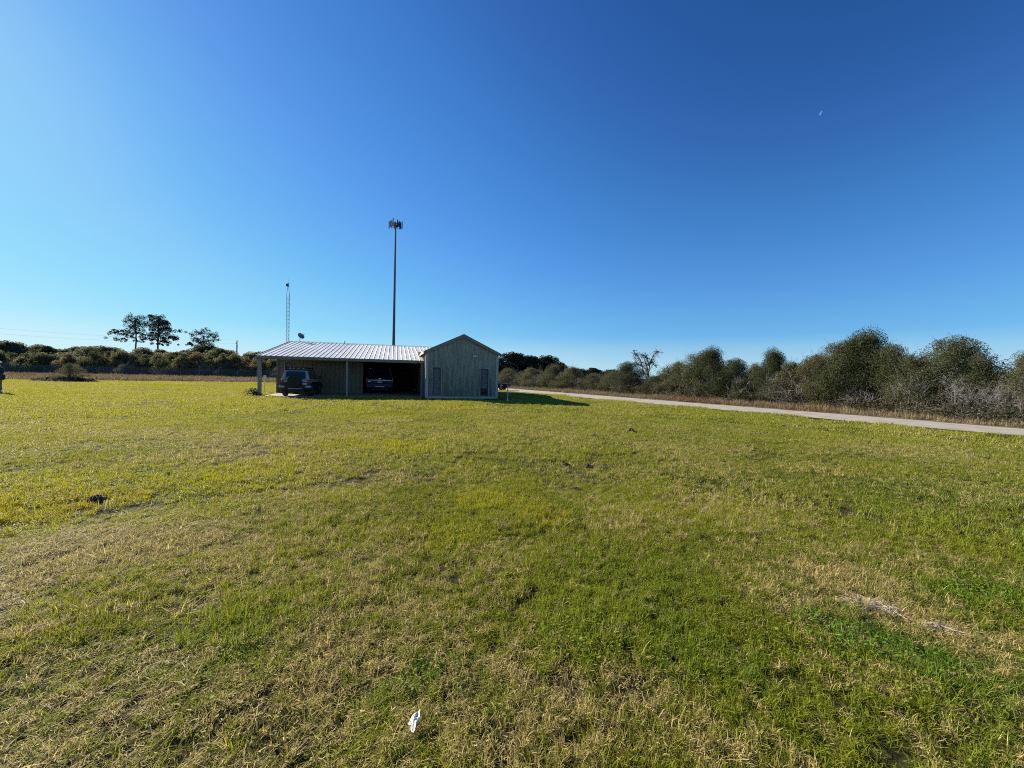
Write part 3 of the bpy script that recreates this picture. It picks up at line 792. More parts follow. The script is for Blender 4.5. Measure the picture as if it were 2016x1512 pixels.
# ------------------------------------------------------------------ the metal building (local axes: x along the carport front, y away from the camera)
H0, SL_ = 2.62, 0.183                    # carport eave height, main roof slope
def zr(v): return H0 + SL_ * v
VR, UE = 8.1, 15.07                       # ridge line, right end
UC, VF = 10.2, -2.07                      # wing: left wall, front wall
UM = (UC + UE) / 2; ZA, WS = 4.36, 0.47   # wing ridge
def zw(u): return ZA - WS * abs(u - UM)
bld = empty('metal_building', B0, e17, 'long low metal building with open carport and taller gabled wing on the right', 'building')
def rib_profile(L, pitch=.305, h=.022, top=.03, base=.07):
    pts = [(0, 0)]; s = pitch * .5
    while s + base / 2 < L:
        pts += [(s - base/2, 0), (s - top/2, h), (s + top/2, h), (s + base/2, 0)]; s += pitch
    pts.append((L, 0)); return pts
def rwall(name, a, b, z0, ztop, nrm, m, thick=.09, pitch=.305, h=.022, z0f=None):
    """ribbed sheet from a to b (u,v); nrm points outwards; ztop a function of the running length"""
    a = Vector((a[0], a[1], 0)); b = Vector((b[0], b[1], 0)); L_ = (b - a).length; d = (b - a) / L_; n = Vector((nrm[0], nrm[1], 0))
    mb = MB(); pr = rib_profile(L_, pitch, h)
    # extra samples for gables
    ss = [0]
    V = []; F = []
    for s, o_ in pr:
        p = a + d * s + n * o_
        V += [(p.x, p.y, z0), (p.x, p.y, ztop(s))]
    k = len(pr)
    for i in range(k - 1): F.append((2*i, 2*i+2, 2*i+3, 2*i+1))
    q = len(V)
    for s, o_ in pr:
        p = a + d * s - n * thick
        V += [(p.x, p.y, z0), (p.x, p.y, ztop(s) - .002)]
    for i in range(k - 1): F.append((q+2*i, q+2*i+1, q+2*i+3, q+2*i+2))
    F += [(0, 1, q+1, q), (2*k-2, q+2*k-2, q+2*k-1, 2*k-1)]
    for i in range(k - 1): F.append((2*i, q+2*i, q+2*i+2, 2*i+2)); F.append((2*i+1, 2*i+3, q+2*i+3, q+2*i+1))
    mb.v = V; mb.f = F
    return mb.build(name, m, bld)
def rroof(name, p00, p10, p01, p11, m, pitch=.31, h=.029, thick=.05):
    """ribbed roof sheet; p00->p10 along the eave, p00->p01 up the slope"""
    p00, p10, p01, p11 = map(Vector, (p00, p10, p01, p11))
    n = (p10 - p00).cross(p01 - p00).normalized()
    if n.z < 0: n = -n
    L_ = (p10 - p00).length; pr = rib_profile(L_, pitch, h, .012, .07)
    V = []; F = []
    for s, o_ in pr:
        t = s / L_; a = p00.lerp(p10, t) + n * o_; b = p01.lerp(p11, t) + n * o_
        V += [tuple(a), tuple(b)]
    k = len(pr)
    for i in range(k-1): F.append((2*i, 2*i+2, 2*i+3, 2*i+1))
    q = len(V)
    for s, o_ in pr:
        t = s / L_; a = p00.lerp(p10, t) - n * thick; b = p01.lerp(p11, t) - n * thick
        V += [tuple(a), tuple(b)]
    for i in range(k-1):
        F.append((q+2*i, q+2*i+1, q+2*i+3, q+2*i+2)); F.append((2*i, q+2*i, q+2*i+2, 2*i+2)); F.append((2*i+1, 2*i+3, q+2*i+3, q+2*i+1))
    F += [(0, 1, q+1, q), (2*k-2, q+2*k-2, q+2*k-1, 2*k-1)]
    mb = MB(); mb.v = V; mb.f = F
    return mb.build(name, m, bld)

# slab
sl = MB(); sl.box(.2, UC - .1, SLAB_V0, 12.3, -.2, .035); so = sl.build('concrete_pad', M['concrete']); so.location = B0; so.rotation_euler = (0, 0, e17); tag(so, kind='structure')

GB = 5.85                                  # left jamb of the open garage bay
rwall('wall', (0, 3.8), (GB, 3.8), .04, lambda s: zr(3.8) - .07, (0, -1), M['wall'])
rwall('wall', (0, 12.4), (0, 3.9), .04, lambda s: min(zr(12.4 - s), 2*zr(VR) - zr(12.4 - s)) - .08, (-1, 0), M['wall'])
rwall('wall', (UE, 12.4), (0, 12.4), .04, lambda s: zr(2*VR - 12.4) - .08, (0, 1), M['wall'])
MB().box(GB + .02, UC - .1, 12.1, 12.15, .04, 3.1).build('bay_shade_sheet', M['bay'], bld)  # extra sheet over the back wall, its dark colour stands in for shade
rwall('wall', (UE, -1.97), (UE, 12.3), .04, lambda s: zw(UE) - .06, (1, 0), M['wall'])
rwall('wall', (GB, 3.95), (GB, 12.2), .04, lambda s: min(zr(3.95 + s), 2*zr(VR) - zr(3.95 + s)) - .1, (1, 0), M['bay'])  # partition in the same shade-darkened colour
rwall('wall', (UC, VF + .02), (UC, 12.2), .04, lambda s: (zw(UC) - .05) if s < 5.2 else zr(3) - .1, (-1, 0), M['wall'])
# header over the garage bay
MB().box(GB + .01, UC - .05, 3.76, 3.9, 2.55, zr(3.8) - .08).build('bay_header', M['wall'], bld)
rwall('gable_wall', (UC + .02, VF), (UE - .02, VF), .05, lambda s: zw(UC + .02 + s) - .07, (0, -1), M['wall_gable'])
# wall base trim, corner trims
MB().box(UC - .03, UE + .03, VF - .05, VF - .012, .03, .17).build('base_trim', M['trim'], bld)
for u0, u1 in ((UC - .055, UC + .13), (UE - .13, UE + .055)):
    t_ = MB().box(u0, u1, VF - .045, VF - .008, .172, zw(UC) - .08)
    if u0 < UC: t_.box(u0, u0 + .05, VF - .008, VF + .13, .172, zw(UC) - .09)
    else: t_.box(u1 - .05, u1, VF - .008, VF + .13, .172, zw(UC) - .09)
    t_.build('corner_trim', M['trim'], bld)
MB().box(-.045, .1, 3.73, 3.778, .05, zr(3.8) - .1).box(-.045, .0, 3.778, 3.9, .05, zr(3.8) - .1).build('corner_trim', M['wall'], bld)
# roofs
OV = .18
rroof('roof', (-.18, -OV, zr(-OV)), (UC - .05, -OV, zr(-OV)), (-.18, VR, zr(VR)), (UC - .05, VR, zr(VR)), M['roof'])
rroof('roof', (UC - .05, 3.0, zr(3.0)), (UE + .1, 3.0, zr(3.0)), (UC - .05, VR, zr(VR)), (UE + .1, VR, zr(VR)), M['roof'])
rroof('roof', (-.18, VR + 4.5, zr(VR - 4.5)), (UE + .1, VR + 4.5, zr(VR - 4.5)), (-.18, VR, zr(VR)), (UE + .1, VR, zr(VR)), M['roof'])
MB().hexa([(-.2, VR-.2, zr(VR-.2)+.045), (UE+.1, VR-.2, zr(VR-.2)+.045), (UE+.1, VR, zr(VR)+.05), (-.2, VR, zr(VR)+.05)],
          [(-.2, VR-.2, zr(VR-.2)+.055), (UE+.1, VR-.2, zr(VR-.2)+.055), (UE+.1, VR, zr(VR)+.065), (-.2, VR, zr(VR)+.065)]).build('ridge_cap', M['galv'], bld)
EA = .2
zE = zw(UC - EA)
rroof('wing_roof', (UC - EA, 8.4, zE), (UC - EA, VF - .16, zE), (UM, 8.4, ZA), (UM, VF - .16, ZA), M['roof'])
rroof('wing_roof', (UE + EA, VF - .16, zE), (UE + EA, 8.4, zE), (UM, VF - .16, ZA), (UM, 8.4, ZA), M['roof'])
# rake (gable edge) boards
def rake(u0, z0, u1, z1, v0, v1, d):
    return MB().hexa([(u0, v0, z0 - d), (u1, v0, z1 - d), (u1, v1, z1 - d), (u0, v1, z0 - d)], [(u0, v0, z0), (u1, v0, z1), (u1, v1, z1), (u0, v1, z0)])
rake(UC - EA - .02, zE + .035, UM, ZA + .045, VF - .20, VF - .163, .21).build('rake_trim', M['fascia'], bld)
rake(UM + .002, ZA + .045, UE + EA + .02, zE + .035, VF - .20, VF - .163, .21).build('rake_trim', M['fascia'], bld)
MB().prism_y([(UM - .34, ZA - .33), (UM + .34, ZA - .33), (UM + .34, ZA - .29), (UM, ZA - .15), (UM - .34, ZA - .29)], VF - .158, VF - .06).build('apex_trim', M['fascia'], bld)
# eave board along the wing's left side
MB().box(UC - EA - .02, UC - EA + .015, VF - .162, 2.9, zE - .13, zE + .012).build('eave_trim', M['trim'], bld)
MB().box(UC - .32, UC - .08, 1.9, 2.1, zr(2) + .05, zr(2) + .33).build('roof_flashing', M['trim'], bld)
# carport front fascia (gutter) and left rake
MB().box(-.2, UC - .06, -OV - .035, -OV + .0, zr(-OV) - .17, zr(-OV) - .0).box(-.2, UC - .06, -OV - .055, -OV - .035, zr(-OV) - .17, zr(-OV) - .15).build('fascia', M['fascia'], bld)
MB().hexa([(-.22, -OV, zr(-OV)-.16), (-.182, -OV, zr(-OV)-.16), (-.182, VR, zr(VR)-.16), (-.22, VR, zr(VR)-.16)],
          [(-.22, -OV, zr(-OV)+.035), (-.182, -OV, zr(-OV)+.035), (-.182, VR, zr(VR)+.035), (-.22, VR, zr(VR)+.035)]).build('rake_trim', M['fascia'], bld)
# front beam and rafters under the roof
MB().box(-.1, UC - .1, -.08, .08, zr(0) - .24, zr(0) - .07).build('beam', M['post'], bld)
for uu in (2.0, 5.13, 7.6):
    MB().hexa([(uu, .1, zr(.1)-.22), (uu+.08, .1, zr(.1)-.22), (uu+.08, 3.7, zr(3.7)-.22), (uu, 3.7, zr(3.7)-.22)],
              [(uu, .1, zr(.1)-.07), (uu+.08, .1, zr(.1)-.07), (uu+.08, 3.7, zr(3.7)-.07), (uu, 3.7, zr(3.7)-.07)]).build('rafter', M['post'], bld)
for uu, w_ in ((-.02, .095), (5.13, .06), (UC - .16, .06)):
    p_ = MB().box(uu - w_, uu + w_, -w_, w_, .03, zr(0) - .24)
    p_.box(uu - w_ - .05, uu + w_ + .05, -w_ - .05, w_ + .05, .03, .045)
    p_.build('post', M['post'], bld, bevel=.006)
# windows
def window(u0, u1, z0, z1, v, blind_to=None, parent=bld):
    fr = MB(); t = .075
    fr.box(u0, u0+t, v-.05, v+.03, z0, z1).box(u1-t, u1, v-.05, v+.03, z0, z1).box(u0+t, u1-t, v-.05, v+.03, z0, z0+t).box(u0+t, u1-t, v-.05, v+.03, z1-t, z1)
    w = fr.build('window', M['black_frame'], parent)
    tr_ = MB(); g = .045; ya, yb = v - .03, v + .025
    tr_.box(u0-g, u0-.002, ya, yb, z0-g, z1+g).box(u1+.002, u1+g, ya, yb, z0-g, z1+g).box(u0-.002, u1+.002, ya, yb, z1+.002, z1+g).box(u0-.002, u1+.002, ya, yb, z0-g, z0-.002)
    tr_.build('trim', M['trim'], w)
    MB().box(u0+t, u1-t, v-.02, v-.014, z0+t, z1-t).build('pane', M['wglass'], w)
    b = MB(); z = z1 - t; zb = z0 + t if blind_to is None else blind_to
    while z > zb:
        b.add([(u0+t, v-.006, z-.045), (u1-t, v-.006, z-.045), (u1-t, v+.002, z), (u0+t, v+.002, z)], [(0, 1, 2, 3)]); z -= .042
    b.build('blind', M['blind'], w)
    d = MB().box(u0+t, u1-t, v+.012, v+.016, z0+t, z1-t).build('dark_backing', M['black_frame'], w)
    return w
wg = bpy.data.materials.new('window_glass'); wg.use_nodes = True
_nt = wg.node_tree; _b = _nt.nodes['Principled BSDF']; _b.inputs['Base Color'].default_value = (.02, .03, .035, 1); _b.inputs['Roughness'].default_value = .2; _b.inputs['Specular IOR Level'].default_value = .3
_tr = _nt.nodes.new('ShaderNodeBsdfTransparent'); _tr.inputs[0].default_value = (.85, .87, .88, 1)
_mx = _nt.nodes.new('ShaderNodeMixShader'); _mx.inputs[0].default_value = .86
_n = _nt.nodes.new('ShaderNodeTexNoise'); _n.inputs['Scale'].default_value = 2; _bp = _nt.nodes.new('ShaderNodeBump'); _bp.inputs['Strength'].default_value = .05
_nt.links.new(_n.outputs[0], _bp.inputs['Height']); _nt.links.new(_bp.outputs[0], _b.inputs['Normal'])
_nt.links.new(_b.outputs[0], _mx.inputs[1]); _nt.links.new(_tr.outputs[0], _mx.inputs[2]); _nt.links.new(_mx.outputs[0], _nt.nodes['Material Output'].inputs[0])
M['wglass'] = wg
def uv_from_px(px_, v):
    # running position u where the plane at depth v crosses image column px (at horizon height)
    d = ray(px_, 740); k = d.x / d.y
    c = B0 + EV * v
    return (k * c.y - c.x) / (EU.x - k * EU.y)
wl0, wl1 = uv_from_px(851.5, VF), uv_from_px(868.2, VF)
wr0, wr1 = uv_from_px(945.7, VF), uv_from_px(961.3, VF)
window(wl0, wl1, .17 + .06, 2.11, VF - .035)
window(wr0, wr1, .17 + .06, 2.11, VF - .035, blind_to=.75)
window(uv_from_px(561.3, 3.8), uv_from_px(578, 3.8), .25, 2.28, 3.8 - .035)
# pale washed streak under the light, conduit, twin floodlight
us = uv_from_px(934.5, VF)
MB().prism_y([(us-.05, 2.75), (us+.06, 2.75), (us+.13, 1.2), (us+.11, .18), (us-.07, .18), (us-.06, 1.5)], VF - .0275, VF - .024).build('washed_streak', M['fascia'], bld)
fl = MB().box(us-.07, us+.07, VF-.07, VF-.03, 2.86, 3.0)
fl = fl.build('floodlight', M['white'], bld, bevel=.008)
for s_ in (-1, 1):
    MB().tube([(us+s_*.04, VF-.07, 2.93), (us+s_*.12, VF-.13, 2.95), (us+s_*.15, VF-.2, 2.9)], [.02, .035, .06], n=12).build('lamp_head', M['white'], fl, smooth=True)
MB().box(us-.15, us-.11, VF-.06, VF-.025, 2.7, 3.25).build('conduit', M['trim'], bld)

# satellite dish on the roof
def sat_dish():
    base = W(.55, VR + .02, zr(VR) + .05)
    t = empty('satellite_dish', base, 0, 'small grey satellite dish on a mast at the left end of the roof ridge', 'satellite dish')
    MB().tube([(0, 0, -.05), (0, 0, .28), (.08, -.05, .34)], .025, n=10).build('mast', M['dark_steel'], t)
    V = []; F = []; nr, na = 6, 28; f_ = Vector((.62, -.35, .5)).normalized()
    a = f_.cross(Vector((0, 0, 1))).normalized(); b = a.cross(f_).normalized(); c = Vector((.1, -.05, .42))
    for th_ in (0, -.015):
        for i in range(nr + 1):
            r_ = .27 * i / nr
            for k in range(na):
                an = 2*math.pi*k/na
                V.append(tuple(c + a*r_*math.cos(an) + b*r_*1.08*math.sin(an) + f_*(r_*r_*.9 + th_)))
    for L2 in (0, 1):
        o_ = L2*(nr+1)*na
        for i in range(nr):
            for k in range(na):
                q = (o_+i*na+k, o_+i*na+(k+1) % na, o_+(i+1)*na+(k+1) % na, o_+(i+1)*na+k)
                F.append(q if L2 == 0 else q[::-1])
    for k in range(na): F.append((nr*na+k, nr*na+(k+1) % na, (nr+1)*na+nr*na+(k+1) % na, (nr+1)*na+nr*na+k))
    mb = MB(); mb.v = V; mb.f = F; mb.build('reflector', M['dishm'], t, smooth=True)
    p0 = c - b*.27; p1 = c + f_*.42 - b*.12
    MB().tube([p0, p1], .012, n=6).build('feed_arm', M['dark_steel'], t)
    MB().tube([p1 - f_*.05, p1 + f_*.06], [.045, .03], n=10).build('feed_horn', M['dark_steel'], t)
M['dishm'] = mat('grey_dish_enamel', (.12, .13, .12), .5)
sat_dish()
vp = MB(); vp.tube([(0, 0, -.1), (0, 0, .14)], .035, n=10).tube([(0, 0, .14), (0, 0, .19)], [.07, .05], n=10)
vo = vp.build('vent_pipe', M['dark_steel'], bld); vo.location = (4.0, VR - .1, zr(VR) + .02)

# ------------------------------------------------------------------ vehicles
def wheel(parent, x, y, r=.39, w=.26, side=1):
    mb = MB(); n = 28
    pr = [(-w/2, r*.62), (-w/2, r*.93), (-w/2*.8, r), (w/2*.8, r), (w/2, r*.93), (w/2, r*.62)]
    V = []; F = []
    for i in range(n):
        a = 2*math.pi*i/n
        for xx, rr in pr: V.append((x+xx, y+rr*math.cos(a), r+rr*math.sin(a)))
    k = len(pr)
    for i in range(n):
        j = (i+1) % n
        for q in range(k): F.append((i*k+q, j*k+q, j*k+(q+1) % k, i*k+(q+1) % k))
    mb.v = V; mb.f = F
    t = mb.build('wheel', M['tyre'], parent, smooth=False)
    rm = MB(); xo = x + side*w*.34
    rm.tube([(x - side*w*.3, y, r), (xo - side*.03, y, r)], r*.61, n=24)
    rm.tube([(xo-side*.03, y, r), (xo+side*.02, y, r)], r*.14, n=12)
    for s in range(6):
        a = 2*math.pi*s/6; dy, dz = math.cos(a), math.sin(a); py, pz = -dz*.035, dy*.035
        i0, i1 = r*.08, r*.6
        rm.hexa([(xo-side*.04, y+dy*i0-py, r+dz*i0-pz), (xo-side*.04, y+dy*i1-py, r+dz*i1-pz), (xo-side*.04, y+dy*i1+py, r+dz*i1+pz), (xo-side*.04, y+dy*i0+py, r+dz*i0+pz)],
                [(xo+side*.012, y+dy*i0-py, r+dz*i0-pz), (xo+side*.012, y+dy*i1-py, r+dz*i1-pz), (xo+side*.012, y+dy*i1+py, r+dz*i1+pz), (xo+side*.012, y+dy*i0+py, r+dz*i0+pz)])
    rm.build('rim', M['rim'], t)
    return t
def arch_profile(L_, z0, ztop_pts, wheels, r):
    """side profile from rear (y=0) to front with wheel-arch notches along the bottom"""
    pts = [(0.0, z0)]
    for wy in wheels:
        for k in range(9):
            a = math.pi - math.pi*k/8
            pts.append((wy + math.cos(a)*r, max(z0, z0 - .0 + math.sin(a)*r*1.0)))
    pts.append((L_, z0)); pts += ztop_pts
    return pts
def cabin(parent, m, yr0, yf0, yr1, yf1, z0, z1, w0, w1):
    mb = MB().hexa([(-w0, yr0, z0), (w0, yr0, z0), (w0, yf0, z0), (-w0, yf0, z0)], [(-w1, yr1, z1), (w1, yr1, z1), (w1, yf1, z1), (-w1, yf1, z1)])
    return mb.build('cabin', m, parent, bevel=.06, segs=3, smooth=True)
def lerp(a, b, t): return a + (b - a) * t

def white_suv(loc, rz):
    t = empty('off_road_car', loc, rz, 'white off-road car with black cladding and rear spare wheel, backed under the carport', 'car')
    Wd = .93; L_ = 4.55
    prof = arch_profile(L_, .5, [(L_, .98), (L_-.25, 1.12), (3.35, 1.16), (.03, 1.1)], (.9, 3.6), .5)
    MB().prism_x(prof, -Wd, Wd).build('body', M['carwhite'], t, bevel=.05, segs=3)
    # black lower cladding and arches
    pc = arch_profile(L_, .46, [(L_, .78), (3.9, .80), (.9, .92), (.0, .95)], (.9, 3.6), .47)
    MB().prism_x([(y - .012 if y < .1 else y, z) for y, z in pc], -Wd-.02, Wd+.02).build('cladding', M['cladding'], t, bevel=.02)
    MB().box(-.5, .5, .3, 4.2, .3, .47).tube([(-.6, .9, .39), (.6, .9, .39)], .06, n=10).build('underbody', M['cladding'], t)
    cb = cabin(t, M['carwhite'], .04, 3.25, .2, 2.55, 1.1, 1.74, .88, .70)
    MB().box(-.69, .69, .18, 2.5, 1.735, 1.80).build('roof_panel', M['cladding'], t, bevel=.03)
    # glass standing just proud of the cabin
    def rq(x0, x1, za, zb, off=-.012):
        ya = lerp(.04, .2, (za-1.1)/.64) + off; yb = lerp(.04, .2, (zb-1.1)/.64) + off
        return [(x0, ya, za), (x1, ya, za), (x1*.93, yb, zb), (x0*.93, yb, zb)]
    MB().hexa(rq(-.62, .62, 1.17, 1.66), [(x, y+.03, z) for x, y, z in rq(-.62, .62, 1.17, 1.66)]).build('rear_window', M['glass'], t, bevel=.01)
    for s in (-1, 1):
        def sq(y0, y1, y2, y3, za, zb, off):
            xa = lerp(.88, .70, (za-1.1)/.64) + off; xb = lerp(.88, .70, (zb-1.1)/.64) + off
            return [(s*xa, y0, za), (s*xa, y1, za), (s*xb, y2, zb), (s*xb, y3, zb)]
        for (a, b, c_, d) in ((.2, .85, .85, .32), (1.0, 1.85, 1.85, 1.0), (1.95, 2.95, 2.45, 1.95)):
            MB().hexa(sq(a, b, c_, d, 1.17, 1.66, .012), sq(a, b, c_, d, 1.17, 1.66, -.02)).build('side_window', M['glass'], t)
        MB().hexa(sq(.11, .2, .32, .26, 1.2, 1.66, .004), sq(.11, .2, .32, .26, 1.2, 1.66, -.03)).build('pillar_glass', M['glass'], t)
        mr = MB().box(min(s*.95, s*1.13), max(s*.95, s*1.13), 2.75, 2.9, 1.15, 1.38).build('mirror', M['cladding'], t, bevel=.03)
        tl = MB().box(min(s*.70, s*.945), max(s*.70, s*.945), -.03, .16, .88, 1.08).build('tail_light', M['redlamp'], t, bevel=.03)
        MB().box(min(s*.62, s*.97), max(s*.62, s*.97), -.13, .3, .58, .73).build('bumper_end', M['silver'], t, bevel=.04)
    MB().hexa([(-.8, 3.24, 1.16), (.8, 3.24, 1.16), (.8, 3.26, 1.16), (-.8, 3.26, 1.16)], [(-.66, 2.58, 1.7), (.66, 2.58, 1.7), (.66, 2.6, 1.7), (-.66, 2.6, 1.7)]).build('windshield', M['glass'], t)
    MB().box(-.62, .62, -.1, .1, .56, .72).build('rear_bumper', M['cladding'], t, bevel=.03)
    MB().box(-.42, .42, -.14, -.1, .5, .545).build('bumper_step', M['silver'], t)
    MB().box(-.75, .75, L_-.02, L_+.12, .5, .74).build('front_bumper', M['cladding'], t, bevel=.03)
    for s in (-1, 1):
        MB().tube([(s*.62, L_-.05, .86), (s*.62, L_+.02, .86)], .1, n=16).build('headlight', M['chrome'], t)
    # spare wheel in its black cover
    sp = MB(); n = 30
    sp.tube([(-.02, -.02, 1.0), (-.02, -.07, 1.0), (-.02, -.25, 1.0), (-.02, -.29, 1.0)], [.37, .42, .42, .36], n=n)
    sp.build('spare_wheel', M['tyre'], t, smooth=False)
    MB().box(.44, .72, -.035, -.015, .78, .90).build('number_plate', M['plate'], t, bevel=.005)
    MB().tube([(-.52, -.03, 1.2), (-.40, -.05, 1.31)], .022, n=8).build('wiper', M['chrome'], t)
    # roof rack with auxiliary lamps
    rk = MB()
    for s in (-1, 1):
        rk.tube([(s*.62, .3, 1.82), (s*.66, .25, 1.90), (s*.66, 2.3, 1.90), (s*.62, 2.4, 1.82)], .022, n=8)
    for y_ in (.27, .8, 1.3, 1.8, 2.3): rk.tube([(-.66, y_, 1.885), (.66, y_, 1.885)], .018, n=8)
    for s in (-.66, -.33, 0, .33, .66): rk.tube([(s, .25, 1.87), (s, .25, 1.94)], .015, n=6)
    rk.tube([(-.66, .25, 1.94), (.66, .25, 1.94)], .02, n=8)
    rk = rk.build('roof_rack', M['cladding'], t)
    for s in (-.36, -.16, .14, .45): MB().tube([(s, .27, 1.86), (s, .19, 1.86)], [.05, .055], n=12).build('rack_lamp', M['post'], rk)
    for s in (-1, 1):
        for y_ in (.9, 3.6): wheel(t, s*.8, y_, .4, .27, s)
    MB().box(-.14, -.1, -.16, -.1, .44, .5).tube([(-.3, -.05, .42), (-.3, .5, .42)], .03, n=8).build('exhaust', M['dark_steel'], t)
    return t
p_ = W(2.2, -.86, .035)
white_suv(p_, e17).scale = (.93, .93, .96)

def blue_suv(loc, rz):
    t = empty('parked_suv', loc, rz, 'dark blue full-size SUV parked deep in the shade of the carport bay', 'car')
    Wd = 1.0; L_ = 5.3
    prof = arch_profile(L_, .42, [(L_, 1.0), (L_-.2, 1.18), (4.0, 1.22), (.05, 1.2), (-.02, 1.0)], (1.15, 4.25), .47)
    MB().prism_x(prof, -Wd, Wd).build('body', M['carblue'], t, bevel=.06, segs=3)
    cabin(t, M['carblue'], .03, 4.0, .35, 3.2, 1.2, 1.9, .93, .74)
    MB().hexa([(-.8, .02, 1.25), (.8, .02, 1.25), (.8, .06, 1.25), (-.8, .06, 1.25)], [(-.68, .27, 1.8), (.68, .27, 1.8), (.68, .31, 1.8), (-.68, .31, 1.8)]).build('rear_window', M['glass'], t)
    for s in (-1, 1):
        for (a, b) in ((.5, 1.4), (1.5, 2.4), (2.5, 3.4)):
            MB().hexa([(s*.93, a, 1.26), (s*.93, b, 1.26), (s*.9, b, 1.26), (s*.9, a, 1.26)], [(s*.79, a, 1.78), (s*.79, b - (.3 if b > 3 else 0), 1.78), (s*.75, b - (.3 if b > 3 else 0), 1.78), (s*.75, a, 1.78)]).build('side_window', M['glass'], t)
        MB().box(min(s*.88, s*1.0), max(s*.88, s*1.0), -.04, .2, .92, 1.22).build('tail_light', M['redlamp'], t, bevel=.02)
        MB().box(min(s*1.0, s*1.2), max(s*1.0, s*1.2), 3.3, 3.45, 1.2, 1.42).build('mirror', M['carblue'], t, bevel=.03)
        MB().tube([(s*.72, .4, 1.93), (s*.72, 3.0, 1.93)], .02, n=8).build('roof_rail', M['chrome'], t)
        MB().box(min(s*.6, s*.9), max(s*.6, s*.9), L_-.05, L_+.03, .85, 1.02).build('headlight', M['chrome'], t)
    MB().box(-.86, .86, -.055, -.015, 1.035, 1.075).build('chrome_bar', M['chrome'], t, bevel=.006)
    MB().box(-.98, .98, -.12, .15, .5, .82).build('rear_bumper', M['carblue'], t, bevel=.05)
    MB().box(-.34, .34, -.14, -.11, .52, .62).build('bumper_skid', M['silver'], t, bevel=.01)
    MB().box(-.16, .16, -.04, -.018, .84, .98).build('number_plate', M['plate'], t, bevel=.004)
    MB().box(-.83, -.67, -.035, -.02, .93, .97).build('badge', M['chrome'], t)
    MB().tube([(0, -.03, 1.19), (0, -.045, 1.19)], .001, n=4)
    em = MB(); V = [(.09*math.cos(k*math.pi/12), -.04, 1.165+.032*math.sin(k*math.pi/12)) for k in range(24)] + [(.09*math.cos(k*math.pi/12), -.015, 1.165+.032*math.sin(k*math.pi/12)) for k in range(24)]
    em.v = V; em.f = [tuple(range(24)), tuple(reversed(range(24, 48)))] + [(k, (k+1) % 24, (k+1) % 24 + 24, k+24) for k in range(24)]
    em.build('emblem', M['chrome'], t)
    tx = bpy.data.curves.new('tailgate_letters', 'FONT'); tx.body = 'EXPEDITION'; tx.size = .085; tx.extrude = .006; tx.align_x = 'CENTER'; tx.space_character = 1.5
    tx.materials.append(M['silver'])
    tmp_ = bpy.data.objects.new('tmp', tx); col.objects.link(tmp_); bpy.context.view_layer.update()
    tme = bpy.data.meshes.new_from_object(tmp_); bpy.data.objects.remove(tmp_)
    to = bpy.data.objects.new('tailgate_letters', tme); col.objects.link(to); to.parent = t; to.location = (0, -.028, 1.085); to.rotation_euler = (R(90), 0, 0)
    for s in (-1, 1):
        for y_ in (1.15, 4.25): wheel(t, s*.85, y_, .41, .28, s)
    MB().box(-.6, .6, .2, 5, .3, .44).build('underbody', M['cladding'], t)
    return t
blue_suv(W(7.12, 3.15, .035), e17)

def pickup(loc, rz, s):
    t = empty('pickup_truck', loc, rz, 'black pickup truck on the road, half hidden behind the right corner of the building', 'truck')
    L_ = 5.4; Wd = .95
    prof = arch_profile(L_, .5, [(L_, 1.0), (L_-.15, 1.12), (3.9, 1.18), (0, 1.16)], (1.1, 4.4), .48)
    MB().prism_x(prof, -Wd, Wd).build('body', M['carblack'], t, bevel=.04)
    cabin(t, M['carblack'], 2.0, 3.95, 2.1, 3.3, 1.16, 1.85, .88, .72)
    MB().box(-.97, -.87, .02, 1.95, 1.162, 1.2).build('bed_rail', M['galv'], t); MB().box(.87, .97, .02, 1.95, 1.162, 1.2).build('bed_rail', M['galv'], t)
    for q in (-1, 1):
        MB().hexa([(q*.88, 2.2, 1.24), (q*.88, 3.7, 1.24), (q*.86, 3.7, 1.24), (q*.86, 2.2, 1.24)], [(q*.755, 2.2, 1.75), (q*.755, 3.3, 1.75), (q*.73, 3.3, 1.75), (q*.73, 2.2, 1.75)]).build('side_window', M['glass'], t)
        MB().box(min(q*.86, q*.965), max(q*.86, q*.965), -.03, .05, .85, 1.1).build('tail_light', M['redlamp'], t)
        for y_ in (1.1, 4.4): wheel(t, q*.8, y_, .41, .26, q)
    MB().box(-.93, .93, -.14, .02, .55, .72).build('rear_bumper', M['cladding'], t, bevel=.02)
    MB().box(-.5, .5, .3, 5.1, .34, .5).build('underbody', M['cladding'], t)
    t.scale = (s, s, s)
    return t
pr_ = G(1000.5, 768.5)
pickup((pr_.x, pr_.y, .03), R(72), .62)

# ------------------------------------------------------------------ small posts
def pipe_post():
    b = G(521, 772.5); t = empty('pipe_post', b, 0, 'thin pale pipe post with a round cap on the grass behind the outer carport post', 'post')
    MB().tube([(0, 0, -.1), (0, 0, 1.08)], .028, n=10).build('pipe', M['white'], t)
    MB().tube([(0, 0, 1.08), (0, 0, 1.12)], .04, n=12).tube([(0, -.04, 1.2), (0, .04, 1.2)], [.085, .085], n=18).build('cap', M['white'], t)
pipe_post()
def marker_post():
    b = G(999.3, 790.5); t = empty('marker_post', b, 0, 'white square post with a dark box on top standing in the building shadow', 'post')
    MB().box(-.035, .035, -.035, .035, -.1, 1.02).build('shaft', M['white'], t, bevel=.004)
    MB().box(-.06, .05, -.07, .07, 1.02, 1.12).box(-.02, .10, -.05, .05, 1.14, 1.24).tube([(.01, 0, 1.1), (.01, 0, 1.3)], .018, n=6).build('meter_box', M['dark_steel'], t, bevel=.006)
    MB().tube([(0, -.045, .2), (0, -.045, 1.05)], .012, n=6).build('cable', M['cladding'], t)
marker_post()

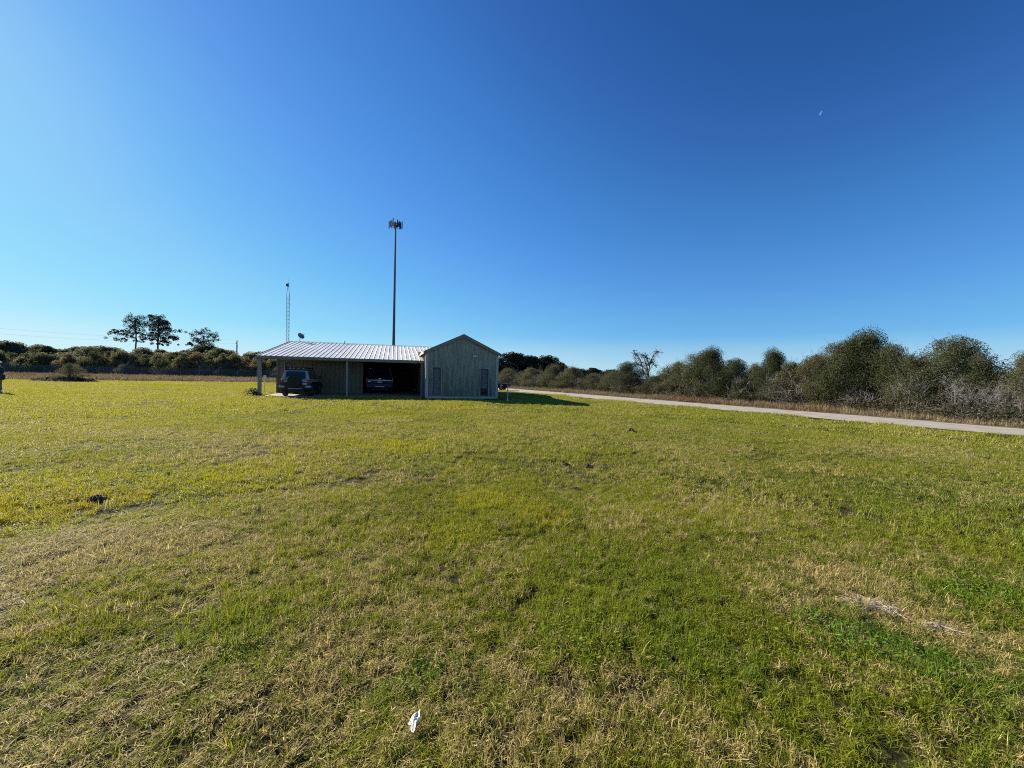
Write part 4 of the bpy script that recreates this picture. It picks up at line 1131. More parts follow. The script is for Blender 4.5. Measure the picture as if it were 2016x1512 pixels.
# ------------------------------------------------------------------ masts and poles
def cell_tower():
    Y = 130.0; b = P(774.0, 735, Y); b.z = 0; top = P(779.3, 448, Y).z
    t = empty('cell_tower', b, 0, 'tall tapered monopole cell tower rising behind the carport roof', 'tower')
    MB().tube([(0, 0, 0), (0, 0, top * .4), (0, 0, top)], [.53, .42, .27], n=12).build('pole', M['towerm'], t, smooth=True)
    zt = top + .4
    fr = MB()
    for k in range(3):
        a = R(90 + 120 * k + 15); c = Vector((math.cos(a), math.sin(a), 0)) * 1.45; s_ = Vector((-math.sin(a), math.cos(a), 0)) * 1.35
        for dz in (0, .9): fr.tube([c - s_ + Vector((0, 0, zt+dz)), c + s_ + Vector((0, 0, zt+dz))], .05, n=6)
        for dz in (0, .9): fr.tube([Vector((0, 0, zt+dz)), c + Vector((0, 0, zt+dz))], .07, n=6)
        fr.tube([c*.2 + Vector((0, 0, zt - .6)), c + Vector((0, 0, zt))], .05, n=6)
    fr.tube([(0, 0, top - .5), (0, 0, top + 1.9)], .22, n=10)
    fr.build('platform', M['towerm'], t)
    for k in range(3):
        a = R(90 + 120 * k + 15); o_ = Vector((math.cos(a), math.sin(a), 0)); s_ = Vector((-math.sin(a), math.cos(a), 0))
        for j, q in enumerate((-1.35, -.45, .45, 1.35)):
            c = o_ * 1.62 + s_ * q; hgt = (2.3, 1.9, 2.1, 2.4)[j]; z0 = zt - .75 + (.3 if j % 2 else 0) + (.5 if k == 0 else 0)
            mb = MB(); w_, d_ = .17, .09
            pts = [c + s_*w_ + o_*d_, c + s_*w_ - o_*d_, c - s_*w_ - o_*d_, c - s_*w_ + o_*d_]
            mb.hexa([(p.x, p.y, z0) for p in pts], [(p.x, p.y, z0 + hgt) for p in pts])
            mb.tube([(c.x - o_.x*.16, c.y - o_.y*.16, z0 - .3), (c.x - o_.x*.16, c.y - o_.y*.16, z0 + hgt + .15)], .035, n=6)
            mb.build('antenna', M['antm'], t)
        c = o_ * 1.2
        MB().box(c.x-.25, c.x+.25, c.y-.2, c.y+.2, zt+.25, zt+.9).build('radio_unit', M['antm'], t)
M['towerm'] = mat('weathered_tower_steel', (.15, .165, .17), .9, spec=.05)
M['antm'] = mat('antenna_cover', (.05, .058, .06), .9, spec=.05)
cell_tower()

def lattice_mast():
    Y = 50.0; b = P(566.2, 735, Y); b.z = 0
    top = P(571, 563, Y).z
    t = empty('lattice_mast', b, R(10), 'slim triangular lattice radio mast behind the left end of the roof', 'mast')
    s = .19; cs = [Vector((s*math.cos(R(a)), s*math.sin(R(a)), 0)) for a in (200, 320, 80)]
    for c in cs:
        MB().tube([c, c + Vector((0, 0, top - 1)), c * .25 + Vector((0, 0, top))], .020, n=6).build('leg', M['mastm'], t)
    br = MB(); z = .3; k = 0
    while z < top - 1.4:
        for i in range(3):
            a, c = cs[i], cs[(i+1) % 3]
            br.tube([a + Vector((0, 0, z)), c + Vector((0, 0, z))], .009, n=4, cap=False)
            br.tube([a + Vector((0, 0, z)), c + Vector((0, 0, z + .5))], .009, n=4, cap=False)
        z += .5
    br.build('bracing', M['mastm'], t)
    MB().tube([(0, 0, top - .1), (0, 0, top + .35)], .035, n=8).build('mast_head', M['mastm'], t)
    MB().tube([(-.05, -.05, top + .1), (-.12, -.12, top + .1), (-.28, -.28, top + .1)], [.22, .2, .05], n=18).build('drum_antenna', M['dark_steel'], t, smooth=True)
    MB().tube([(.04, 0, top + .3), (.04, 0, top + 1.1)], .010, n=5).build('whip_antenna', M['mastm'], t)
    MB().tube([cs[1] * 1.15 + Vector((0, 0, 0)), cs[1] * 1.15 + Vector((0, 0, top - 1.1))], .028, n=6).build('cable_run', M['dark_steel'], t)
M['mastm'] = mat('blue_grey_mast_steel', (.03, .04, .05), .9, spec=.05)
lattice_mast()

def power_pole():
    Y = 108.0; b = P(466, 735, Y); b.z = 0; top = P(466.4, 671, Y).z
    t = empty('power_pole', b, 0, 'brown wooden power pole rising from the tree line left of the building', 'pole')
    MB().tube([(0, 0, 0), (0, 0, top)], [.2, .13], n=10).build('shaft', M['wood'], t)
    for dz, dx in ((-.05, .28), (-.9, -.3), (-1.6, .28)):
        ins = MB().tube([(0, 0, top + dz), (dx, 0, top + dz + .08)], .035, n=6).tube([(dx, 0, top + dz), (dx, 0, top + dz + .3)], .05, n=6); ins.build('insulator', M['dark_steel'], t)
    w0 = Vector((b.x, b.y, 0))
    for nm, z0, py0 in (('upper', top + .3, 646), ('lower', top - .7, 657)):
        e_ = P(-60, py0 - 4, 62.0); a = Vector((w0.x, w0.y, z0)); pts = []
        for k in range(25):
            q = k / 24; p = a.lerp(e_, q); p.z -= 1.2 * 4 * q * (1 - q) * .5; pts.append(p)
        o = MB().tube(pts, .006, n=4).build('power_line', M['dark_steel'])
        tag(o, nm + ' of two thin overhead wires running left from the wooden pole', 'wire', 'overhead wires')
power_pole()

# ------------------------------------------------------------------ chain-link fence
def chain_mat():
    m = bpy.data.materials.new('chain_link_wire'); m.use_nodes = True; nt = m.node_tree; lk = nt.links.new
    b = nt.nodes['Principled BSDF']; b.inputs['Base Color'].default_value = (.10, .12, .14, 1); b.inputs['Metallic'].default_value = .5; b.inputs['Roughness'].default_value = .5
    t = nt.nodes.new('ShaderNodeTexCoord')
    ws = []
    for rz_ in (45, -45):
        mpn = nt.nodes.new('ShaderNodeMapping'); mpn.inputs['Rotation'].default_value = (0, R(rz_), 0)
        w = nt.nodes.new('ShaderNodeTexWave'); w.inputs['Scale'].default_value = 6.0; w.bands_direction = 'X'
        c = nt.nodes.new('ShaderNodeMath'); c.operation = 'GREATER_THAN'; c.inputs[1].default_value = .99
        lk(t.outputs['Object'], mpn.inputs[0]); lk(mpn.outputs[0], w.inputs['Vector']); lk(w.outputs['Fac'], c.inputs[0]); ws.append(c)
    mx = nt.nodes.new('ShaderNodeMath'); mx.operation = 'MAXIMUM'; lk(ws[0].outputs[0], mx.inputs[0]); lk(ws[1].outputs[0], mx.inputs[1])
    tr = nt.nodes.new('ShaderNodeBsdfTransparent'); ms = nt.nodes.new('ShaderNodeMixShader')
    lk(mx.outputs[0], ms.inputs[0]); lk(tr.outputs[0], ms.inputs[1]); lk(b.outputs[0], ms.inputs[2]); lk(ms.outputs[0], nt.nodes['Material Output'].inputs[0])
    return m
M['fencem'] = mat('dull_fence_steel', (.11, .12, .125), .6, metal=.2)
def fence():
    A = P(-150, 740, 70.0); Bp = P(760, 740, 74.0); A.z = Bp.z = 0
    L_ = (Bp - A).length; an = math.atan2(Bp.y - A.y, Bp.x - A.x)
    t = empty('chain_link_fence', A, an, 'grey chain-link fence with steel posts in front of the left tree line', 'fence')
    hgt = 1.6
    n = int(L_ / 3.4)
    for i in range(n + 1):
        x = i * L_ / n; hh = hgt + (.75 if i % 6 == 2 else .05)
        MB().tube([(x, 0, -.2), (x, 0, hh)], .045 if i % 6 == 2 else .032, n=7).build('post', M['fencem'], t)
    MB().tube([(0, 0, hgt), (L_, 0, hgt)], .022, n=6).build('top_rail', M['fencem'], t)
    mb = MB().box(0, L_, -.006, .006, .03, hgt - .02); mb.build('wire_fabric', chain_mat(), t)
fence()

# ------------------------------------------------------------------ dark shed and equipment behind the fence
def far_shed():
    Y = 80.0; b = P(184.5, 741, Y); b.z = 0; ztop = P(184, 718.5, Y).z
    t = empty('field_shelter', b, R(4), 'low dark flat-roofed shelter behind the chain-link fence', 'shelter')
    MB().box(-2.15, 2.15, -1.6, 1.6, ztop - .38, ztop).build('roof', M['shed'], t, bevel=.03)
    for x, y in ((-2, -1.5), (-.95, -1.5), (.9, -1.5), (2, -1.5), (-2, 1.5), (2, 1.5)):
        MB().box(x-.06, x+.06, y-.06, y+.06, 0, ztop - .38).build('post', M['dark_steel'], t)
    MB().box(-1.95, 1.95, 1.45, 1.5, .1, ztop - .4).box(-2, -1.06, -1.46, -1.4, .1, ztop - .4).box(.96, 1.94, -1.46, -1.4, .1, ztop - .4).build('panel', M['shed'], t)
M['shed'] = mat('dark_blue_grey_sheet', (.035, .045, .065), .6)
far_shed()
def trailer():
    Y = 78.0; b = P(44, 741, Y); b.z = 0
    t = empty('stock_trailer', b, R(3), 'dark blue-grey box trailer behind the fence at the far left', 'trailer')
    MB().box(-1.3, 1.3, -1, 1, .55, 1.75).build('box_body', M['shed'], t, bevel=.05)
    MB().box(-1.25, 1.25, -1.03, -1.0, 1.05, 1.12).build('side_rail', M['galv'], t)
    MB().box(-1.6, -1.3, -.9, -.8, .5, 1.75).box(-1.6, 1.4, -1.0, -.9, .45, .54).build('frame', M['galv'], t)
    for x in (-.55, .45):
        MB().tube([(x, -1.05, .33), (x, -.85, .33)], .33, n=16).build('wheel', M['tyre'], t)
trailer()

# ------------------------------------------------------------------ plants
def leaf_quads(rng, C, n, sig, ln, wd, flat=.75, rb=0.0):
    """C (k,3) clump centres, n leaves per clump, sig gaussian radius array"""
    k = len(C); idx = np.repeat(np.arange(k), n); N = len(idx)
    off = rng.normal(0, 1, (N, 3)); nn = np.linalg.norm(off, axis=1, keepdims=True)
    off = off / nn * np.minimum(nn, 1.7) ** .8
    off[:, 2] *= flat
    p = C[idx] + off * sig[idx][:, None]
    a = rng.normal(0, 1, (N, 3)); a /= np.linalg.norm(a, axis=1, keepdims=True)
    b = rng.normal(0, 1, (N, 3)); b -= (b * a).sum(1, keepdims=True) * a; b /= np.linalg.norm(b, axis=1, keepdims=True)
    l = ln * rng.uniform(.6, 1.4, N)[:, None]; w = wd * rng.uniform(.6, 1.4, N)[:, None]
    V = np.stack([p - a * l / 2, p + b * w / 2, p + a * l / 2, p - b * w / 2], 1)
    V[:, :, 2] = np.maximum(V[:, :, 2], .01)
    F = np.arange(N * 4).reshape(N, 4)
    cr = rng.random(k)
    r_ = np.clip(.45 * cr[idx] + .55 * rng.random(N) + rb, 0, 1)
    return V.reshape(-1, 3), F, r_

def tubes_np(segs, n=3):
    """segs: list of (p0,p1,r0,r1) -> verts, faces"""
    A = np.array([s[0] for s in segs], float); B = np.array([s[1] for s in segs], float)
    r0 = np.array([s[2] for s in segs]); r1 = np.array([s[3] for s in segs])
    d = B - A; d /= np.maximum(np.linalg.norm(d, axis=1, keepdims=True), 1e-9)
    ref = np.where(np.abs(d[:, 2:3]) < .9, np.array([[0, 0, 1.]]), np.array([[1., 0, 0]]))
    u = np.cross(d, ref); u /= np.linalg.norm(u, axis=1, keepdims=True); v = np.cross(d, u)
    V = []
    for k in range(n):
        t = 2*np.pi*k/n; V.append(A + (u*math.cos(t) + v*math.sin(t)) * r0[:, None])
    for k in range(n):
        t = 2*np.pi*k/n; V.append(B + (u*math.cos(t) + v*math.sin(t)) * r1[:, None])
    V = np.stack(V, 1).reshape(-1, 3)
    i = np.arange(len(segs))[:, None] * 2 * n
    F = np.concatenate([i + np.array([[k, (k+1) % n, n + (k+1) % n, n + k]]) for k in range(n)], 1).reshape(-1, 4)
    return V, F

def grow(rng, segs, p, d, L_, r, depth, kids=3, wig=.25, up=.05, spread=.75, shrink=.66, tips=None):
    p = np.array(p, float); d = np.array(d, float); ns = 3
    for i in range(ns):
        d = d + rng.normal(0, wig, 3); d[2] += up; d /= np.linalg.norm(d)
        q = p + d * L_ / ns; q[2] = max(q[2], .05)
        segs.append((p, q, r * (1 - .3*i/ns), r * (1 - .3*(i+1)/ns))); p = q
        if depth > 0 and i < ns - 1 and rng.random() < .5:
            dd = d + rng.normal(0, spread, 3); dd /= np.linalg.norm(dd)
            grow(rng, segs, p, dd, L_*shrink*.8, r*.5, depth-1, kids, wig, up, spread, shrink, tips)
    if depth > 0:
        for k in range(kids):
            dd = d + rng.normal(0, spread * .8, 3); dd /= np.linalg.norm(dd)
            grow(rng, segs, p, dd, L_*shrink*rng.uniform(.75, 1.2), r*.62, depth-1, kids, wig, up, spread, shrink, tips)
    elif tips is not None: tips.append(p)

PROTO = {}
def make_bush(key, seed, name, W_, H_, ncl, nl, ll, lw, sig, zlow=0.0, leafm='leaf_olive', barkm='twig', ntw=120, trunk_r=.06, top_bias=.0, twl=.8, stems=7):
    rng = np.random.default_rng(seed)
    # clumps over a lumpy dome
    ph = rng.uniform(0, 6.28, 6)
    a = rng.random(ncl) * 2 * np.pi; cz = rng.random(ncl) ** (1 - top_bias)
    rad = rng.random(ncl) ** .36
    lump = 1 + .2*np.sin(2*a + ph[0]) + .17*np.sin(3*a + ph[1] + 3*cz) + .14*np.sin(5*a + ph[2] + 2*cz)
    prof = np.sqrt(np.clip(1 - (cz * 1.0) ** 2.2, .03, 1)) * (.78 + .3*np.sin(np.pi*np.clip(cz*1.1, 0, 1)))
    x = np.cos(a) * rad * prof * lump * W_/2; y = np.sin(a) * rad * prof * lump * W_/2
    z = zlow + (H_ - zlow) * (cz * (.96 - .16 * rad ** 2) + .03) * (.90 + .15*np.sin(2*a + ph[3]) * rad + .10*np.sin(4*a + ph[4]) * rad + .10 * rng.random(ncl))
    z = np.clip(z, zlow + .12, H_ - sig*.6)
    C = np.stack([x, y, z], 1)
    V, F, r_ = leaf_quads(rng, C, nl // ncl, sig * rng.uniform(.6, 1.3, ncl), ll, lw)
    t = bpy.data.objects.new(name, None); t.empty_display_size = .3
    crown = bpy.data.objects.new('crown', np_mesh('crown', V, F, {'rnd': r_}, (M[leafm],))); crown.parent = t
    segs = []
    for k in range(stems):
        aa = 6.28*k/stems + rng.random(); d = np.array([math.cos(aa)*.5, math.sin(aa)*.5, 1.0])
        p = np.array([math.cos(aa)*.12, math.sin(aa)*.12, 0.0]) if stems > 1 else np.zeros(3)
        j = rng.integers(0, ncl)
    for k in range(min(ncl, 46)):
        c = C[(k * 7) % ncl]; aa = math.atan2(c[1], c[0])
        s0 = np.array([math.cos(aa)*.15, math.sin(aa)*.15, 0]) if stems > 1 else np.array([0, 0, zlow*.8])
        m1 = s0*.5 + c*.5 + np.array([0, 0, .12*H_]) + rng.normal(0, .06*H_, 3)*.5; m1[2] = max(m1[2], .1)
        segs += [(s0, m1, trunk_r, trunk_r*.6), (m1, c, trunk_r*.6, trunk_r*.2)]
    if stems == 1:
        b_ = np.array([0, 0, 0.]); m_ = np.array([.08*H_*rng.normal()*.3, 0, zlow*.6]); segs += [(b_, m_, trunk_r*2.6, trunk_r*2), (m_, np.array([0, 0, zlow*.82]), trunk_r*2, trunk_r*1.8)]
    for k in range(ntw):
        c = C[rng.integers(0, ncl)]; o_ = c / np.array([W_/2, W_/2, H_*.6]) + rng.normal(0, .5, 3); o_[2] = abs(o_[2])*.8 + .1; o_ /= np.linalg.norm(o_)
        e1 = c + o_ * twl * rng.uniform(.3, .75) ; e1[2] = max(e1[2], .05); e2 = e1 + (o_ + rng.normal(0, .5, 3)) * twl * .3; e2[2] = max(e2[2], .03)
        segs += [(c, e1, .012, .008), (e1, e2, .008, .004)]
        e3 = e1 + (o_ + rng.normal(0, .8, 3)) * twl * .25; e3[2] = max(e3[2], .03); segs.append((e1, e3, .007, .004))
    V, F = tubes_np(segs, 4)
    tr = bpy.data.objects.new('trunk', np_mesh('trunk', V, F, None, (M[barkm],))); tr.parent = t
    PROTO[key] = (t, (crown, tr), W_, H_)
def make_bare(key, seed, name, W_, H_, stems, depth, L0, r0, barkm, wig=.28, up=.05, kids=3, out=.9):
    rng = np.random.default_rng(seed); segs = []
    for k in range(stems):
        aa = 6.28*k/stems + rng.normal(0, .3); d = np.array([math.cos(aa)*out, math.sin(aa)*out, 1.0]); d /= np.linalg.norm(d)
        grow(rng, segs, (math.cos(aa)*.12, math.sin(aa)*.12, 0), d, L0*rng.uniform(.7, 1.2), r0, depth, kids, wig, up, .75, .68)
    V, F = tubes_np(segs, 3)
    mx = np.abs(V[:, :2]).max(); V[:, :2] *= W_/2/mx; V[:, 2] *= H_/V[:, 2].max()
    t = bpy.data.objects.new(name, None); t.empty_display_size = .3
    tr = bpy.data.objects.new('branches', np_mesh('branches', V, F, None, (M[barkm],))); tr.parent = t
    PROTO[key] = (t, (tr,), W_, H_)
def place(key, x, y, W_, H_, rz, label, cat, group, mats=None, z=0.0):
    t0, parts, w0, h0 = PROTO[key]
    t = t0.copy(); col.objects.link(t); t.location = (x, y, z); t.rotation_euler = (0, 0, rz); t.scale = (W_/w0, W_/w0, H_/h0)
    for p in parts:
        c = p.copy(); col.objects.link(c); c.parent = t
        if mats and p.name.split('.')[0] in mats:
            c.material_slots[0].link = 'OBJECT'; c.material_slots[0].material = M[mats[p.name.split('.')[0]]]
    tag(t, label, cat, group)
    return t

M['leaf_olive'] = leaf_mat('olive_brush_leaves', [(0, (.04, .046, .02)), (.45, (.092, .104, .044)), (.8, (.17, .16, .08)), (1, (.25, .215, .14))], .35)
M['leaf_dark'] = leaf_mat('dark_green_leaves', [(0, (.026, .034, .014)), (.55, (.062, .076, .031)), (.9, (.115, .12, .055)), (1, (.16, .15, .085))], .3)
M['leaf_brown'] = leaf_mat('brownish_leaves', [(0, (.035, .027, .013)), (.5, (.085, .058, .026)), (.85, (.14, .10, .045)), (1, (.2, .16, .1))], .3)
M['leaf_oak'] = leaf_mat('far_oak_leaves', [(0, (.016, .022, .014)), (.6, (.034, .044, .026)), (1, (.075, .085, .045))], .2)
M['leaf_pale'] = leaf_mat('grey_green_scrub_leaves', [(0, (.055, .06, .026)), (.45, (.125, .13, .055)), (.8, (.21, .2, .10)), (1, (.34, .30, .20))], .42)
M['leaf_scrub'] = leaf_mat('roadside_scrub_leaves', [(0, (.045, .045, .027)), (.45, (.088, .09, .046)), (.8, (.16, .148, .085)), (1, (.27, .23, .16))], .35)
M['leaf_far'] = leaf_mat('far_tree_leaves', [(0, (.06, .07, .04)), (.5, (.125, .135, .07)), (.85, (.22, .21, .12)), (1, (.34, .31, .2))], .48)
M['leaf_autumn'] = leaf_mat('ochre_scrub_leaves', [(0, (.07, .06, .03)), (.45, (.15, .12, .055)), (.8, (.24, .17, .08)), (1, (.32, .25, .14))], .35)
M['leaf_pine'] = leaf_mat('pine_needles', [(0, (.010, .016, .012)), (.6, (.022, .032, .022)), (1, (.05, .06, .035))], .15)
M['leaf_fresh'] = leaf_mat('fresh_green_leaves', [(0, (.03, .05, .015)), (.5, (.07, .10, .03)), (1, (.15, .17, .07))], .35)

make_bush('b1', 101, 'brush_bush', 4.4, 4.2, 150, 55000, .07, .04, .37, leafm='leaf_olive', ntw=170)
make_bush('b2', 102, 'brush_bush', 4.6, 4.4, 170, 75000, .062, .038, .40, leafm='leaf_dark', ntw=120)
make_bush('b3', 103, 'brush_bush', 4.2, 4.0, 125, 36000, .07, .036, .38, leafm='leaf_olive', ntw=220, top_bias=.2)
make_bush('b4', 104, 'brush_bush', 4.0, 4.6, 170, 72000, .062, .038, .42, leafm='leaf_dark', ntw=160, top_bias=.3)
make_bush('low', 105, 'brush_bush', 2.0, 1.4, 40, 6000, .08, .05, .2, leafm='leaf_fresh', ntw=40, twl=.4)
make_bush('fb1', 111, 'scrub_bush', 5.0, 4.6, 90, 8000, .22, .13, .46, leafm='leaf_pale', barkm='twig', ntw=60, trunk_r=.05)
make_bush('fb2', 112, 'scrub_bush', 5.0, 4.6, 90, 8000, .22, .13, .46, leafm='leaf_pale', barkm='twig', ntw=80, trunk_r=.05, top_bias=.2)
make_bush('fb3', 113, 'scrub_bush', 5.0, 4.6, 80, 7500, .22, .13, .50, leafm='leaf_olive', barkm='twig', ntw=60, trunk_r=.05)
make_bush('oak1', 121, 'oak_tree', 11, 8.5, 170, 20000, .34, .24, .75, zlow=1.0, leafm='leaf_oak', barkm='bark', ntw=20, trunk_r=.14, stems=1, twl=1.0)
make_bush('oak2', 122, 'oak_tree', 11, 8.5, 180, 20000, .34, .24, .72, zlow=.8, leafm='leaf_oak', barkm='bark', ntw=20, trunk_r=.14, stems=1, twl=1.0)
make_bush('plant', 131, 'garden_bush', 3.0, 2.0, 60, 7000, .08, .04, .26, leafm='leaf_fresh', barkm='twig', ntw=90, trunk_r=.02, twl=.4)
make_bush('weedp', 132, 'weed_plant', .5, .4, 14, 260, .09, .05, .09, leafm='leaf_fresh', barkm='twig', ntw=8, trunk_r=.006, twl=.1)
make_bare('bare1', 141, 'bare_bush', 5.0, 3.6, 11, 4, 1.3, .03, 'palebark', wig=.24)
make_bare('bare2', 142, 'bare_bush', 5.0, 3.6, 10, 4, 1.3, .035, 'twig', wig=.35)
make_bare('bare3', 143, 'bare_tree', 4.0, 5.0, 4, 4, 1.8, .06, 'twig', wig=.22, up=.12, out=.4)

# front line of the brush beyond the road, as a function of image column
LINE = [(940, 757.5), (1010, 762.5), (1100, 768), (1170, 772), (1260, 779), (1340, 785), (1500, 796), (1700, 811), (1850, 823), (2016, 836), (2150, 847), (2300, 860)]
def line_y(px_):
    for (a, b), (c, d) in zip(LINE, LINE[1:]):
        if px_ <= c: return b + (d - b) * (px_ - a) / (c - a)
    return LINE[-1][1]
NRM = Vector((.84, .54, 0))
def brush(px_, ytop, wpx, key, label, cat='bush', back=0.0, mats=None, group='brush along the far side of the road', rz=None, wfix=None):
    b = G(px_, line_y(px_))
    Wm = wfix or wpx / FPX * b.y
    c = b + NRM * (Wm * .42 + back)
    # keep the image column
    k = ray(px_, 750); c.x = k.x / k.y * c.y
    zt = P(px_, ytop, c.y).z
    return place(key, c.x, c.y, Wm, max(zt, .5) * 1.03, rz if rz is not None else (px_ * 1.7) % 6.28, label, cat, group, mats)
NTH = ['first', 'second', 'third', 'fourth', 'fifth', 'sixth', 'seventh', 'eighth', 'ninth', 'tenth', 'eleventh', 'twelfth', 'thirteenth', 'fourteenth', 'fifteenth', 'sixteenth', 'seventeenth', 'eighteenth', 'nineteenth', 'twentieth', 'twenty-first', 'twenty-second', 'twenty-third', 'twenty-fourth', 'twenty-fifth', 'twenty-sixth', 'twenty-seventh']
RB = [ # px, top y, width px, prototype, label, extra
 (1000, 727, 62, 'b3', 'grey-green bush behind the pickup truck', {}),
 (1046, 724, 66, 'b1', 'rounded olive bush beyond the road, just right of the marker post', {}),
 (1090, 720, 74, 'b3', 'twiggy grey-green bush in front of the dark oaks', {}),
 (1128, 722, 76, 'b1', 'dense bush where the dark oak trees end', {}),
 (1170, 737, 74, 'b3', 'low grey twiggy bush under the gap in the far trees', {}),
 (1205, 733, 64, 'b3', 'low scrubby bush left of the tall leafy bush with the bare tree', {}),
 (1236, 714, 84, 'b2', 'dark leafy bush immediately left of the tall bare tree', {}),
 (1292, 741, 80, 'b2', 'dark low bush around the foot of the tall bare tree', {}),
 (1332, 712, 84, 'b1', 'olive bush right of the tall bare tree', {}),
 (1368, 700, 84, 'b3', 'olive bush leaning against the dark two-peaked bush', {}),
 (1400, 690, 96, 'b4', 'tall dark green bush with two leafy peaks', {}),
 (1448, 708, 80, 'b2', 'dark bush sloping down to a gap right of the two-peaked bush', {}),
 (1487, 720, 80, 'b3', 'low grey-green bush behind the grey bare tangle', {}),
 (1520, 693, 78, 'b4', 'pointed bush rising alone above the bare branches', {}),
 (1560, 712, 90, 'b1', 'grey-green bush between the pointed bush and the big brown-tinged one', {}),
 (1606, 697, 116, 'b1', 'brown-tinged bush on the left shoulder of the biggest bush', {'mats': {'crown': 'leaf_brown'}}),
 (1655, 676, 120, 'b2', 'tall dense bush with russet patches beside the biggest bush', {'mats': {'crown': 'leaf_olive'}}),
 (1702, 659, 140, 'b4', 'biggest dark green bush beyond the road with a rounded top', {}),
 (1752, 682, 110, 'b2', 'dark bush sloping off right of the biggest bush', {}),
 (1800, 706, 110, 'b3', 'twiggy brush between the two biggest bushes', {}),
 (1880, 667, 160, 'b2', 'big round dark bush left of the gap of sky near the right edge', {'mats': {'crown': 'leaf_olive'}}),
 (1925, 707, 90, 'b4', 'dark shoulder of brush beside the gap of sky', {}),
 (1975, 752, 100, 'b3', 'low brush under the gap of sky near the right edge', {}),
 (2030, 697, 120, 'b4', 'green bush cut by the right edge of the view', {'mats': {'crown': 'leaf_olive'}}),
 (2130, 690, 170, 'b2', 'dark brush just outside the right edge of the view', {}),
]
for i, (px_, yt, wp, key, lb, ex) in enumerate(RB):
    brush(px_, yt, wp, key, lb, **ex)
for px_, yt, wp, key, lb, ex in [
 (1078, 716, 46, 'bare2', 'leafless grey bush with fine branches before the dark oaks', {}),
 (1016, 722, 44, 'bare2', 'pale leafless sapling left of the fine-branched bare bush', {}),
 (1455, 752, 100, 'bare1', 'low tangle of pale dead branches by the road', {'back': -1.7}),
 (1530, 722, 110, 'bare1', 'fan of pale bare branches in front of the pointed bush', {'back': -1.5}),
 (1560, 762, 80, 'bare2', 'low dead branch tangle at the foot of the pale branch fan', {'back': -1.8}),
 (1690, 745, 100, 'bare2', 'bare twigs hanging before the biggest bush', {'back': -1.7}),
 (1795, 676, 90, 'bare2', 'leafless crown of twigs between the two biggest bushes', {'back': 0.4}),
 (1800, 722, 120, 'bare1', 'grey dead branches in front of the dip in the brush', {'back': -1.7}),
 (1890, 732, 130, 'bare1', 'pale arching dead branches below the big round bush', {'back': -1.8}),
 (1965, 735, 120, 'bare1', 'dense tangle of silvery bare branches under the gap of sky', {'back': -1.5}),
 (2020, 742, 110, 'bare2', 'brown bare branches against the green bush at the right edge', {'back': -1.5}),
]:
    brush(px_, yt, wp, key, lb, cat='bare bush', group='bare bushes along the far side of the road', **ex)
for px_, yt, wp, lb in [(1248, 757, 30, 'small bright green shrub left of the shade under the bare tree'), (1265, 764, 26, 'little green shrub under the tall bare tree'),
                        (1480, 776, 40, 'small green shrub right of the low dead branch tangle'), (1345, 768, 40, 'small green shrub before the olive bushes'),
                        (1590, 786, 44, 'small leafy shrub at the foot of the brown-tinged bush'), (1985, 810, 60, 'low green shrub at the road edge near the right margin'),
                        (1720, 795, 60, 'low green shrub at the foot of the biggest bush')]:
    brush(px_, yt, wp, 'low', lb, back=-1.1, group='small green shrubs at the brush edge', mats={'crown': 'leaf_dark'})
# continuous lower scrub in front of the taller brush
rngF = random.Random(31)
make_bush('scrub', 151, 'low_scrub', 3.0, 1.8, 60, 9000, .085, .04, .26, leafm='leaf_scrub', ntw=150, trunk_r=.025, twl=.8)
make_bush('scrub2', 152, 'low_scrub', 3.0, 1.8, 50, 6500, .085, .04, .28, leafm='leaf_scrub', ntw=240, trunk_r=.025, twl=.9, barkm='palebark')
fx = [992, 1016, 1040, 1064, 1090, 1118, 1146, 1176, 1208, 1240, 1275, 1310, 1346, 1384, 1422, 1462, 1504, 1548, 1592, 1638, 1686, 1736, 1790, 1846, 1904, 1966, 2034]
for i, px_ in enumerate(fx):
    y0 = line_y(px_); hpx = (y0 - 745) * rngF.uniform(.28, .6) + 9
    brush(px_, y0 - hpx - (y0 - 750) * .1, 46 + (y0 - 760) * 1.35, 'scrub' if i % 3 else 'scrub2', '%s grey-olive scrub in the front row of roadside brush, %s from the building' % ('twiggy' if i % 3 == 0 else 'leafy', NTH[i]), back=-.9, group='front row of roadside scrub')
# far dark oaks to the right of the building
for i, (px_, yt, Y, Wm, lb) in enumerate([
  (968, 706, 84, 10, 'dark oak tree mostly hidden by the gabled wing'), (1008, 697, 86, 10.5, 'tallest dark oak tree just right of the building'),
  (1044, 702, 88, 10, 'dark oak tree second to the right of the building'), (1080, 703, 90, 8.5, 'dark oak tree at the end of the tall oak group'),
  (1104, 716, 92, 6, 'lower dark oak tree sloping down from the oak group'), (1136, 727, 110, 9, 'far low dark tree left of the dip in the tree line'),
  (1168, 725, 112, 10, 'far low dark tree in the middle of the gap'), (1204, 729, 118, 10, 'far low dark tree left of the leafy bush'),
  (1318, 734, 110, 12, 'far low dark tree seen right of the tall bare tree'), (1465, 741, 110, 14, 'far low dark tree in the gap beside the two-peaked bush')]):
    b = P(px_, 740, Y); zt = P(px_, yt, Y).z
    place('oak1' if i % 2 else 'oak2', b.x, b.y, Wm, zt * 1.04, i * 1.3, lb, 'tree', 'dark oak trees beyond the road')

